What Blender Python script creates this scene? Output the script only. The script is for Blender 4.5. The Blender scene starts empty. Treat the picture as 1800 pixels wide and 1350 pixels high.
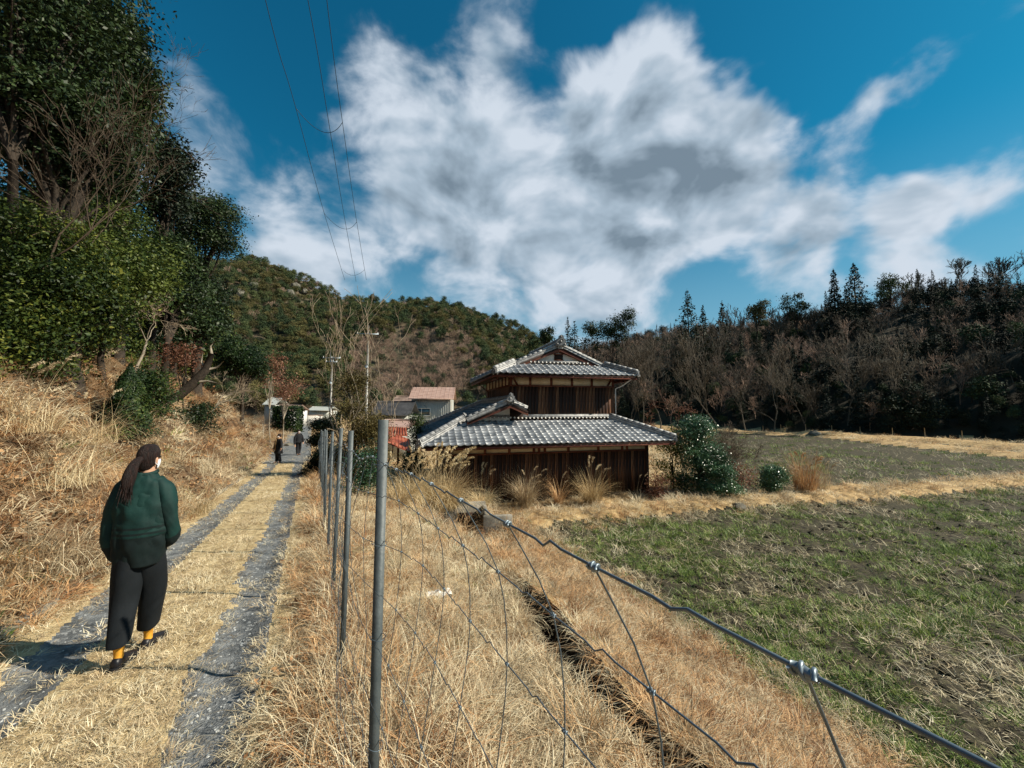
import bpy, bmesh, math, random
import numpy as np
from mathutils import Vector, Matrix

# ------------------------------------------------------------------ camera, sky, sun, exposure
C = bpy.context.scene.collection
SC = bpy.context.scene
CAMZ = 1.68
F = 678.0
PITCH = math.atan(42 / F)
cam = bpy.data.cameras.new("camera")
camo = bpy.data.objects.new("camera", cam)
C.objects.link(camo)
cam.sensor_width = 36.0
cam.lens = F / 1800 * 36.0
cam.clip_start = 0.02
cam.clip_end = 3000
camo.location = (0, 0, CAMZ)
camo.rotation_euler = (math.pi / 2 + PITCH, 0, 0)
SC.camera = camo

SUN_EL = math.radians(39)
SUN_AZ = math.radians(-5)        # measured from +X towards +Y
sund = Vector((math.cos(SUN_EL) * math.cos(SUN_AZ), math.cos(SUN_EL) * math.sin(SUN_AZ), math.sin(SUN_EL)))
sl = bpy.data.lights.new("sun", 'SUN')
sl.energy = 5.0
sl.angle = math.radians(0.53)
sl.color = (1.0, 0.90, 0.74)
so = bpy.data.objects.new("sun", sl)
C.objects.link(so)
so.rotation_euler = sund.to_track_quat('Z', 'Y').to_euler()

SC.view_settings.view_transform = 'Standard'
SC.view_settings.look = 'None'
SC.view_settings.exposure = 0.50
SC.view_settings.gamma = 1.0
SC.view_settings.use_curve_mapping = False
SC.cycles.max_bounces = 5
SC.cycles.diffuse_bounces = 2
SC.cycles.glossy_bounces = 2
SC.cycles.transparent_max_bounces = 4


def ray(px, py):
    x = (px - 900) / F
    y = (675 - py) / F
    c, s = math.cos(PITCH), math.sin(PITCH)
    return Vector((x, c - y * s, s + y * c))


def W(px, py, Y):
    d = ray(px, py)
    return Vector((0, 0, CAMZ)) + d * (Y / d.y)


def make_world():
    w = bpy.data.worlds.new("World")
    SC.world = w
    w.use_nodes = True
    nt = w.node_tree
    N, L = nt.nodes, nt.links
    N.clear()
    out = N.new('ShaderNodeOutputWorld')
    bg = N.new('ShaderNodeBackground')
    bg.inputs[1].default_value = 0.06
    sky = N.new('ShaderNodeTexSky')
    sky.sky_type = 'NISHITA'
    sky.sun_disc = False
    sky.sun_elevation = SUN_EL
    sky.sun_rotation = math.radians(90) - SUN_AZ
    sky.air_density = 1.2
    sky.dust_density = 0.6
    sky.ozone_density = 2.0
    tc = N.new('ShaderNodeTexCoord')

    def math_(op, a, b=None, c=None, clamp=False):
        n = N.new('ShaderNodeMath')
        n.operation = op
        n.use_clamp = clamp
        for i, v in enumerate((a, b, c)):
            if v is None:
                continue
            if isinstance(v, (int, float)):
                n.inputs[i].default_value = v
            else:
                L.new(v, n.inputs[i])
        return n.outputs[0]

    def noise(vec, scale, detail, rough=0.55, dist=0.0):
        n = N.new('ShaderNodeTexNoise')
        n.inputs['Scale'].default_value = scale
        n.inputs['Detail'].default_value = detail
        n.inputs['Roughness'].default_value = rough
        n.inputs['Distortion'].default_value = dist
        L.new(vec, n.inputs['Vector'])
        return n

    def vmath(op, a, b):
        n = N.new('ShaderNodeVectorMath')
        n.operation = op
        for i, v in enumerate((a, b)):
            if isinstance(v, (tuple, Vector)):
                n.inputs[i].default_value = tuple(v)
            elif isinstance(v, float):
                n.inputs[3].default_value = v
            else:
                L.new(v, n.inputs[i])
        return n
    d = tc.outputs['Generated']
    # domain warp
    wn = noise(d, 3.2, 4, 0.6)
    wv = vmath('SUBTRACT', wn.outputs['Color'], (0.5, 0.5, 0.5)).outputs[0]
    ws = vmath('SCALE', wv, 0.30).outputs[0]
    dw = vmath('ADD', d, ws).outputs[0]
    # clouds standing in the sky where the photograph has them: (px, py, radius px, weight)
    blobs = [(665, 120, 95, .55), (690, 230, 150, .8), (830, 240, 140, .9), (900, 120, 75, .5), (1010, 330, 190, 1.0),
             (1150, 130, 95, 1.0), (1120, 260, 190, 1.2), (1240, 190, 80, .6), (1160, 350, 180, 1.2), (1350, 190, 70, .85), (1270, 300, 140, .9),
             (860, 400, 200, .9), (660, 400, 170, .8), (490, 370, 95, .6), (560, 450, 150, .7), (1350, 400, 150, .9),
             (1500, 270, 85, .6), (1450, 360, 110, .8), (1650, 310, 120, .9), (1760, 330, 110, .9), (1600, 380, 110, .8),
             (1400, 480, 120, .55), (1560, 470, 90, .5), (1000, 520, 130, .55), (830, 500, 130, .5), (350, 280, 70, .35),
             (1690, 20, 85, .9), (1640, 90, 75, .8), (1560, 140, 62, .7), (1490, 185, 55, .6), (330, 90, 80, .4),
             (400, 210, 110, .34), (500, 290, 90, .34), (270, 140, 80, .25), (1090, 545, 170, .9), (520, 455, 110, .45), (1620, 470, 110, .55), (1480, 440, 90, .35), (250, 220, 110, .22), (1700, 470, 80, .4), (1800, 40, 40, .4),
             (1130, 330, 120, .9), (780, 320, 160, .5)]
    holes = [(430, 60, 200, -.5), (1400, 70, 150, -.9), (1720, 190, 90, -.8), (760, 20, 120, -.6), (1250, 470, 80, -.62), (720, 470, 60, -.12), (1480, 455, 60, -.8), (640, 290, 60, -.3), (1560, 430, 50, -.3), (500, 190, 120, -.25),
             (1020, 60, 110, -.5), (1720, 420, 60, -.3)]
    tot = None
    for (px, py, r, wgt) in blobs + holes:
        c = ray(px, py)
        ln = c.length
        c.normalize()
        n = vmath('DISTANCE', dw, c)
        rr = r / F / (ln ** 1.35)
        mr = N.new('ShaderNodeMapRange')
        mr.interpolation_type = 'SMOOTHSTEP'
        L.new(n.outputs['Value'], mr.inputs['Value'])
        mr.inputs['From Min'].default_value = 0
        mr.inputs['From Max'].default_value = rr * 1.16
        mr.inputs['To Min'].default_value = wgt
        mr.inputs['To Max'].default_value = 0
        tot = mr.outputs[0] if tot is None else math_('ADD', tot, mr.outputs[0])
    mp = N.new('ShaderNodeMapping')
    mp.inputs['Scale'].default_value = (1, 1, 1.5)
    L.new(d, mp.inputs['Vector'])
    n1 = noise(mp.outputs[0], 5.2, 10, 0.58, 0.25)
    n1b = noise(vmath('ADD', mp.outputs[0], (0.040, 0.0, 0.045)).outputs[0], 5.2, 4, 0.5, 0.25)
    n2 = noise(d, 1.3, 3, 0.5)
    # behind and beside the frame: broken clouds of the same kind
    behind = N.new('ShaderNodeSeparateXYZ')
    L.new(d, behind.inputs[0])
    bk = math_('MULTIPLY', math_('SUBTRACT', 0.35, behind.outputs[1]), 2.2, clamp=True)
    extra = math_('MULTIPLY', math_('MULTIPLY', math_('SUBTRACT', n2.outputs['Fac'], 0.42), 3.0), bk)
    dens = math_('ADD', math_('ADD', tot, extra), math_('MULTIPLY', math_('SUBTRACT', n1.outputs['Fac'], 0.52), 2.7))
    al = N.new('ShaderNodeMapRange')
    al.interpolation_type = 'SMOOTHERSTEP'
    L.new(dens, al.inputs['Value'])
    al.inputs['From Min'].default_value = 0.0
    al.inputs['From Max'].default_value = 1.25
    # cloud shading painted in: greyer where dense, brighter on the side towards the sun
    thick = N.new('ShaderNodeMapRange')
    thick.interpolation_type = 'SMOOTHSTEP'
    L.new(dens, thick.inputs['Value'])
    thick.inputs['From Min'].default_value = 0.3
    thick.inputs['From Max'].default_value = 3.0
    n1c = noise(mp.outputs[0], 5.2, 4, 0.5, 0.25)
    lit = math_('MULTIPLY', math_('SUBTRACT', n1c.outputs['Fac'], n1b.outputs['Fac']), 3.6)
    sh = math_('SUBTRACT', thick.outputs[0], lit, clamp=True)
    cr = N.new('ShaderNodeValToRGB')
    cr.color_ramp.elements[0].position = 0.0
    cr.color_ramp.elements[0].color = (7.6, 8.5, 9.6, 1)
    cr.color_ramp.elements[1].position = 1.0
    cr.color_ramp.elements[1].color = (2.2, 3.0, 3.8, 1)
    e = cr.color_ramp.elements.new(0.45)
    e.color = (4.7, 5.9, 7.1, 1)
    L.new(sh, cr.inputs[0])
    # photograph's blue is a deep teal: the clear sky is filtered towards it
    tint = N.new('ShaderNodeMix')
    tint.data_type = 'RGBA'
    tint.blend_type = 'MULTIPLY'
    tint.inputs[0].default_value = 1.0
    L.new(sky.outputs[0], tint.inputs[6])
    tint.inputs[7].default_value = (0.07, 0.84, 1.00, 1)
    gm = N.new('ShaderNodeGamma')
    gm.inputs[1].default_value = 1.0
    L.new(tint.outputs[2], gm.inputs[0])
    mix = N.new('ShaderNodeMix')
    mix.data_type = 'RGBA'
    L.new(al.outputs[0], mix.inputs[0])
    # the air pales towards the horizon
    hz_ = N.new('ShaderNodeMapRange')
    hz_.interpolation_type = 'SMOOTHSTEP'
    L.new(behind.outputs[2], hz_.inputs['Value'])
    hz_.inputs['From Min'].default_value = 0.0
    hz_.inputs['From Max'].default_value = 0.50
    hz_.inputs['To Min'].default_value = 0.80
    hz_.inputs['To Max'].default_value = 0.0
    pale = N.new('ShaderNodeMix')
    pale.data_type = 'RGBA'
    L.new(hz_.outputs[0], pale.inputs[0])
    L.new(gm.outputs[0], pale.inputs[6])
    pale.inputs[7].default_value = (3.6, 5.9, 7.6, 1)
    L.new(pale.outputs[2], mix.inputs[6])
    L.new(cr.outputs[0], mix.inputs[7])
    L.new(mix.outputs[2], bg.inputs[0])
    L.new(bg.outputs[0], out.inputs[0])
    w.cycles.sampling_method = 'MANUAL'
    w.cycles.sample_map_resolution = 512


make_world()

# ------------------------------------------------------------------ helpers
RNG = np.random.default_rng(7)
R = random.Random(5)


def hash2(ix, iy, seed):
    h = (ix.astype(np.int64) * 374761393 + iy.astype(np.int64) * 668265263 + seed * 1442695041) & 0x7fffffff
    h = (h ^ (h >> 13)) * 1274126177 & 0x7fffffff
    h = h ^ (h >> 16)
    return (h & 0xffff) / 65535.0


def vnoise(x, y, seed=0):
    ix = np.floor(x)
    iy = np.floor(y)
    fx = x - ix
    fy = y - iy
    fx = fx * fx * (3 - 2 * fx)
    fy = fy * fy * (3 - 2 * fy)
    a = hash2(ix, iy, seed)
    b = hash2(ix + 1, iy, seed)
    c = hash2(ix, iy + 1, seed)
    d = hash2(ix + 1, iy + 1, seed)
    return (a * (1 - fx) + b * fx) * (1 - fy) + (c * (1 - fx) + d * fx) * fy


def fbm(x, y, seed=0, o=4):
    s = 0
    a = 0.5
    for i in range(o):
        s = s + a * (vnoise(x, y, seed + i) - 0.5)
        x = x * 2.03 + 5.1
        y = y * 2.03 + 2.7
        a *= 0.5
    return s


def sstep(a, b, x):
    t = np.clip((x - a) / (b - a), 0, 1)
    return t * t * (3 - 2 * t)


def new_obj(name, me, parent=None, mat=None):
    o = bpy.data.objects.new(name, me)
    C.objects.link(o)
    if parent is not None:
        o.parent = parent
    if mat is not None and me is not None:
        me.materials.append(mat)
    return o


def mesh_np(name, verts, faces, smooth=False):
    """verts (n,3); faces list of arrays (k,m) or one array"""
    me = bpy.data.meshes.new(name)
    verts = np.asarray(verts, dtype=np.float32)
    if not isinstance(faces, list):
        faces = [faces]
    faces = [np.asarray(f, dtype=np.int32) for f in faces if len(f)]
    nl = sum(f.size for f in faces)
    npoly = sum(len(f) for f in faces)
    me.vertices.add(len(verts))
    me.vertices.foreach_set('co', verts.ravel())
    me.loops.add(nl)
    me.polygons.add(npoly)
    me.loops.foreach_set('vertex_index', np.concatenate([f.ravel() for f in faces]))
    ls, st = [], 0
    for f in faces:
        ls.append(st + np.arange(len(f)) * f.shape[1])
        st += f.size
    me.polygons.foreach_set('loop_start', np.concatenate(ls).astype(np.int32))
    me.update(calc_edges=True)
    if smooth:
        me.polygons.foreach_set('use_smooth', np.ones(npoly, dtype=bool))
    return me


class MB:
    def __init__(s):
        s.v = []
        s.f = {}
        s.n = 0

    def add(s, v, f):
        v = np.asarray(v, dtype=float).reshape(-1, 3)
        f = np.asarray(f, dtype=int)
        s.f.setdefault(f.shape[1], []).append(f + s.n)
        s.v.append(v)
        s.n += len(v)

    def box(s, c, size, rz=0.0, M=None):
        x, y, z = [a / 2 for a in size]
        v = np.array([(-x, -y, -z), (x, -y, -z), (x, y, -z), (-x, y, -z), (-x, -y, z), (x, -y, z), (x, y, z), (-x, y, z)])
        if rz:
            cs, sn = math.cos(rz), math.sin(rz)
            v = v @ np.array([[cs, sn, 0], [-sn, cs, 0], [0, 0, 1]])
        if M is not None:
            v = v @ np.array(M).T
        v = v + np.array(c)
        s.add(v, [(0, 3, 2, 1), (4, 5, 6, 7), (0, 1, 5, 4), (1, 2, 6, 5), (2, 3, 7, 6), (3, 0, 4, 7)])

    def prism(s, poly, z0v):
        """poly: list of 3D points (planar, ccw from top); z0v: offset vector for the other side"""
        p = np.array(poly, dtype=float)
        q = p + np.array(z0v)
        n = len(p)
        v = np.vstack([p, q])
        s.add(v, [[i, (i + 1) % n, n + (i + 1) % n, n + i] for i in range(n)])
        s.add(p, [list(range(n))])
        s.add(q, [list(range(n))[::-1]])

    def tube(s, pts, rad, sides=6, cap=True):
        pts = np.asarray(pts, dtype=float)
        n = len(pts)
        rad = np.broadcast_to(np.asarray(rad, dtype=float), (n,))
        d = np.gradient(pts, axis=0)
        d /= np.linalg.norm(d, axis=1)[:, None] + 1e-9
        up = np.array([0, 0, 1.0]) if abs(d[:, 2]).mean() < 0.9 else np.array([1.0, 0, 0])
        a = np.cross(d, up)
        a /= np.linalg.norm(a, axis=1)[:, None] + 1e-9
        b = np.cross(d, a)
        th = np.arange(sides) / sides * 2 * math.pi
        v = pts[:, None, :] + rad[:, None, None] * (np.cos(th)[None, :, None] * a[:, None, :] + np.sin(th)[None, :, None] * b[:, None, :])
        i = np.arange(n - 1)[:, None] * sides
        j = np.arange(sides)[None, :]
        j2 = (j + 1) % sides
        q = np.stack([i + j, i + j2, i + sides + j2, i + sides + j], axis=-1).reshape(-1, 4)
        s.add(v.reshape(-1, 3), q)
        if cap:
            s.f.setdefault(sides, []).append(np.array([list(range(sides))]) + s.n - n * sides)
            s.f.setdefault(sides, []).append(np.array([list(range(sides))[::-1]]) + s.n - sides)

    def loft(s, rings, cap=True):
        rings = np.asarray(rings, dtype=float)
        n, m = rings.shape[:2]
        i = np.arange(n - 1)[:, None] * m
        j = np.arange(m)[None, :]
        j2 = (j + 1) % m
        q = np.stack([i + j, i + j2, i + m + j2, i + m + j], axis=-1).reshape(-1, 4)
        s.add(rings.reshape(-1, 3), q)
        if cap:
            s.f.setdefault(m, []).append(np.array([list(range(m))[::-1]]) + s.n - n * m)
            s.f.setdefault(m, []).append(np.array([list(range(m))]) + s.n - m)

    def mesh(s, name, smooth=False):
        return mesh_np(name, np.vstack(s.v), [np.vstack(f) for f in s.f.values()], smooth)

    def obj(s, name, mat, parent=None, smooth=False):
        return new_obj(name, s.mesh(name, smooth), parent, mat)


def tag(o, label=None, cat=None, group=None, kind=None):
    if label:
        o['label'] = label
    if cat:
        o['category'] = cat
    if group:
        o['group'] = group
    if kind:
        o['kind'] = kind
    return o


def thing(name, loc, label, cat, rz=0.0, group=None):
    o = bpy.data.objects.new(name, None)
    C.objects.link(o)
    o.location = loc
    o.rotation_euler = (0, 0, rz)
    o.empty_display_size = 0.2
    return tag(o, label, cat, group)


def mat(name, cols, scale=5.0, rough=0.8, bump=0.0, bscale=None, metal=0.0, detail=5, rnd=0.0, trans=0.0, spec=0.3, obj=True, stretch=None, contrast=(0.3, 0.7), pos=None):
    """procedural material: noise -> colour ramp, optional per-island/instance variation and bump"""
    m = bpy.data.materials.new(name)
    m.use_nodes = True
    nt = m.node_tree
    N, L = nt.nodes, nt.links
    b = N['Principled BSDF']
    b.inputs['Roughness'].default_value = rough
    b.inputs['Metallic'].default_value = metal
    b.inputs['Specular IOR Level'].default_value = spec
    tc = N.new('ShaderNodeTexCoord')
    vec = tc.outputs['Object'] if obj else tc.outputs['Generated']
    if stretch:
        mp = N.new('ShaderNodeMapping')
        mp.inputs['Scale'].default_value = stretch
        L.new(vec, mp.inputs[0])
        vec = mp.outputs[0]
    n = N.new('ShaderNodeTexNoise')
    n.inputs['Scale'].default_value = scale
    n.inputs['Detail'].default_value = detail
    n.inputs['Roughness'].default_value = 0.62
    L.new(vec, n.inputs['Vector'])
    cr = N.new('ShaderNodeValToRGB')
    els = cr.color_ramp.elements
    k = len(cols)
    ps = pos or [contrast[0] + (contrast[1] - contrast[0]) * i / max(1, k - 1) for i in range(k)]
    els[0].position = ps[0]
    els[0].color = (*cols[0], 1)
    els[1].position = ps[-1] if k > 1 else 1
    els[1].color = (*cols[-1], 1)
    for i in range(1, k - 1):
        e = els.new(ps[i])
        e.color = (*cols[i], 1)
    fac = n.outputs['Fac']
    if rnd > 0:
        gi = N.new('ShaderNodeNewGeometry')
        oi = N.new('ShaderNodeObjectInfo')
        a = N.new('ShaderNodeMath')
        a.operation = 'ADD'
        L.new(gi.outputs['Random Per Island'], a.inputs[0])
        L.new(oi.outputs['Random'], a.inputs[1])
        m2 = N.new('ShaderNodeMath')
        m2.operation = 'MULTIPLY_ADD'
        L.new(a.outputs[0], m2.inputs[0])
        m2.inputs[1].default_value = rnd
        m2.inputs[2].default_value = -rnd
        a2 = N.new('ShaderNodeMath')
        a2.operation = 'ADD'
        L.new(fac, a2.inputs[0])
        L.new(m2.outputs[0], a2.inputs[1])
        fac = a2.outputs[0]
    L.new(fac, cr.inputs[0])
    L.new(cr.outputs[0], b.inputs['Base Color'])
    if bump > 0:
        n2 = N.new('ShaderNodeTexNoise')
        n2.inputs['Scale'].default_value = bscale or scale * 4
        n2.inputs['Detail'].default_value = 6
        L.new(vec, n2.inputs['Vector'])
        bp = N.new('ShaderNodeBump')
        bp.inputs['Strength'].default_value = min(1.0, bump)
        bp.inputs['Distance'].default_value = 0.03
        L.new(n2.outputs['Fac'], bp.inputs['Height'])
        L.new(bp.outputs[0], b.inputs['Normal'])
    if trans > 0:
        out = N['Material Output']
        tr = N.new('ShaderNodeBsdfTranslucent')
        L.new(cr.outputs[0], tr.inputs[0])
        mx = N.new('ShaderNodeMixShader')
        mx.inputs[0].default_value = trans
        L.new(b.outputs[0], mx.inputs[1])
        L.new(tr.outputs[0], mx.inputs[2])
        L.new(mx.outputs[0], out.inputs[0])
    return m


M = {}
M['straw'] = mat('straw', [(.23, .16, .09), (.58, .45, .28), (.84, .74, .52)], 2.0, .7, rnd=.3, trans=.25)
M['straw_bright'] = mat('straw_bright', [(.38, .27, .13), (.72, .56, .32), (.88, .76, .50)], 1.5, .7, rnd=.3, trans=.3)
M['straw_pale'] = mat('straw_pale', [(.36, .27, .16), (.70, .58, .37), (.86, .78, .56)], 1.5, .7, rnd=.3, trans=.25)
M['straw_red'] = mat('straw_red', [(.20, .09, .04), (.52, .29, .13), (.74, .51, .27)], 1.5, .7, rnd=.3, trans=.2)
M['green_grass'] = mat('green_grass', [(.05, .09, .018), (.16, .25, .045), (.36, .42, .12)], 1.2, .6, rnd=.3, trans=.25)
M['litter'] = mat('litter', [(.07, .032, .014), (.24, .12, .05), (.42, .25, .12)], 1.5, .75, rnd=.4, trans=.1)
M['dead_stem'] = mat('dead_stem', [(.16, .12, .07), (.42, .34, .22)], 6, .8, rnd=.2)
M['bark'] = mat('bark', [(.018, .013, .010), (.055, .042, .030)], 9, .9, bump=.6)
M['bark_pale'] = mat('bark_pale', [(.16, .13, .095), (.40, .35, .27)], 7, .85, bump=.4)
M['twig'] = mat('twig', [(.06, .042, .03), (.15, .11, .075)], 4, .85)
M['twig_pale'] = mat('twig_pale', [(.26, .20, .14), (.46, .37, .26)], 4, .85)
M['leaf_dark'] = mat('leaf_dark', [(.007, .015, .006), (.019, .036, .012), (.05, .08, .024)], .9, .5, rnd=.25, trans=.15, spec=.25)
M['leaf_mid'] = mat('leaf_mid', [(.009, .022, .008), (.028, .055, .014), (.12, .15, .03)], .9, .5, rnd=.25, trans=.2, spec=.25)
M['leaf_yellow'] = mat('leaf_yellow', [(.015, .030, .008), (.06, .09, .016), (.24, .24, .04)], .8, .5, rnd=.3, trans=.25, spec=.25)
M['leaf_glossy'] = mat('leaf_glossy', [(.014, .042, .020), (.04, .10, .042), (.10, .19, .08)], .9, .33, rnd=.25, trans=.1, spec=.5)
M['leaf_cedar'] = mat('leaf_cedar', [(.035, .030, .010), (.085, .068, .020), (.14, .11, .035)], .9, .6, rnd=.25, trans=.15)
M['leaf_orange'] = mat('leaf_orange', [(.13, .055, .032), (.27, .13, .08), (.40, .23, .15)], .9, .6, rnd=.3, trans=.3)
M['conifer'] = mat('conifer', [(.006, .012, .007), (.016, .028, .012), (.035, .05, .02)], .9, .6, rnd=.2, trans=.05)
M['far_green'] = mat('far_green', [(.035, .055, .030), (.075, .105, .045), (.14, .15, .06)], .02, .75, rnd=.28, spec=.1)
M['far_olive'] = mat('far_olive', [(.07, .07, .028), (.14, .125, .05), (.20, .17, .07)], .02, .75, rnd=.28, spec=.1)
M['far_brown'] = mat('far_brown', [(.20, .135, .10), (.34, .23, .17), (.45, .33, .25)], .03, .85, rnd=.22)
M['far_dark'] = mat('far_dark', [(.010, .016, .013), (.022, .032, .022), (.04, .05, .026)], .03, .75, rnd=.25, spec=.1)
M['far_twig'] = mat('far_twig', [(.045, .036, .026), (.095, .078, .058), (.15, .125, .09)], .03, .85, rnd=.25)
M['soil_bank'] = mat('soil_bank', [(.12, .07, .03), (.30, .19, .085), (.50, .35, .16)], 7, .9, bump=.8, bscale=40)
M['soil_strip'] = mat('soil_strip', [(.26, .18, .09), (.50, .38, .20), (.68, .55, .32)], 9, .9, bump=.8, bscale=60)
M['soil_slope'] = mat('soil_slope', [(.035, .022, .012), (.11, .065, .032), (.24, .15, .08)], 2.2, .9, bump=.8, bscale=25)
M['soil_field'] = mat('soil_field', [(.014, .011, .008), (.040, .032, .020), (.065, .058, .028), (.14, .12, .07)], 9, .95, bump=1.0, bscale=30, contrast=(.3, .72))
M['mud'] = mat('mud', [(.012, .008, .005), (.04, .026, .014)], 8, .6, bump=.6)
M['soil_yard'] = mat('soil_yard', [(.20, .125, .055), (.42, .28, .13), (.60, .44, .22)], 3, .9, bump=.8, bscale=25)
M['forest_floor'] = mat('forest_floor', [(.012, .014, .009), (.035, .030, .018), (.06, .05, .03)], .15, .95)
M['forest_floor_far'] = mat('forest_floor_far', [(.04, .05, .03), (.10, .08, .05), (.16, .115, .08)], .05, .95)
M['concrete'] = mat('concrete', [(.10, .09, .07), (.24, .22, .18), (.36, .33, .28)], 3, .9, bump=.5, bscale=30)
M['steel'] = mat('steel', [(.16, .20, .23), (.30, .36, .40)], 12, .45, metal=.6, spec=.5)
M['steel_post'] = mat('steel_post', [(.045, .058, .063), (.072, .088, .093), (.105, .122, .126)], 9, .55, metal=.15, spec=.5, bump=.1)
M['wire'] = mat('wire', [(.07, .10, .13), (.17, .215, .25)], 14, .42, metal=.55, spec=.5)
M['cable'] = mat('cable', [(.03, .045, .06), (.04, .055, .07)], 2, .6)


def gravel_mat():
    m = mat('gravel', [(.05, .056, .06), (.145, .155, .16), (.26, .27, .27)], 5, .85, bump=.9, bscale=70)
    nt = m.node_tree
    N, L = nt.nodes, nt.links
    b = N['Principled BSDF']
    old = b.inputs['Base Color'].links[0].from_socket
    tc = N.new('ShaderNodeTexCoord')
    vo = N.new('ShaderNodeTexVoronoi')
    vo.inputs['Scale'].default_value = 38
    L.new(tc.outputs['Object'], vo.inputs['Vector'])
    cr = N.new('ShaderNodeValToRGB')
    cr.color_ramp.elements[0].position = .78
    cr.color_ramp.elements[0].color = (0, 0, 0, 1)
    cr.color_ramp.elements[1].position = .95
    cr.color_ramp.elements[1].color = (1, 1, 1, 1)
    sp = N.new('ShaderNodeSeparateColor')
    L.new(vo.outputs['Color'], sp.inputs[0])
    L.new(sp.outputs[0], cr.inputs[0])
    mx = N.new('ShaderNodeMix')
    mx.data_type = 'RGBA'
    L.new(cr.outputs[0], mx.inputs[0])
    L.new(old, mx.inputs[6])
    mx.inputs[7].default_value = (.27, .28, .28, 1)
    L.new(mx.outputs[2], b.inputs['Base Color'])
    return m


M['gravel'] = gravel_mat()

# ------------------------------------------------------------------ terrain
RC, RS = math.cos(math.radians(27.5)), math.sin(math.radians(27.5))


def tD(X, Y):
    return -RS * X + RC * Y, RC * X + RS * Y


def XYof(t, D):
    return -RS * t + RC * D, RC * t + RS * D


FZ = -2.35


def seg_dist(X, Y, pts):
    best = np.full(np.shape(X), 1e9)
    for (a, b) in zip(pts[:-1], pts[1:]):
        ax, ay = a
        dx, dy = b[0] - ax, b[1] - ay
        L2 = dx * dx + dy * dy
        u = np.clip(((X - ax) * dx + (Y - ay) * dy) / L2, 0, 1)
        best = np.minimum(best, np.hypot(X - ax - u * dx, Y - ay - u * dy))
    return best


def plane_pt(px, py, z=FZ):
    d = ray(px, py)
    k = (z - CAMZ) / d.z
    return (d.x * k, d.y * k)


LEVEE = [plane_pt(*p) for p in [(840, 945), (905, 925), (1000, 911), (1100, 902), (1300, 884), (1500, 874), (1800, 848), (2300, 806)]]
LEVEE_A = [plane_pt(*p) for p in [(1180, 757), (1270, 759), (1460, 768), (1800, 803), (2300, 850)]]
LEVEE_B = [plane_pt(*p, -2.0) for p in [(1440, 762), (1620, 770), (1800, 783), (2300, 820)]]
YARD_DITCH = [plane_pt(*p, -2.3) for p in [(868, 908), (930, 903), (1000, 897), (1140, 886), (1290, 870)]]
BLEVEE = [plane_pt(*p) for p in [(1300, 862), (1400, 864), (1500, 868)]]


def ditchD(t):
    return 2.15 + (t - 1.8) * 0.205


def Rridge(X):
    return np.interp(X, [-260, -160, -143, -126, -95, -62, -28, -8, 11, 28, 60], [70, 72, 70, 67, 54, 51.5, 48, 40, 31, 27, 20])


CULV = (-1.62, 12.75, -2.35)


def culv_local(X, Y):
    a = math.radians(8)
    dx, dy = X - CULV[0], Y - CULV[1]
    return dx * math.cos(a) + dy * math.sin(a), -dx * math.sin(a) + dy * math.cos(a)


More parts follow.
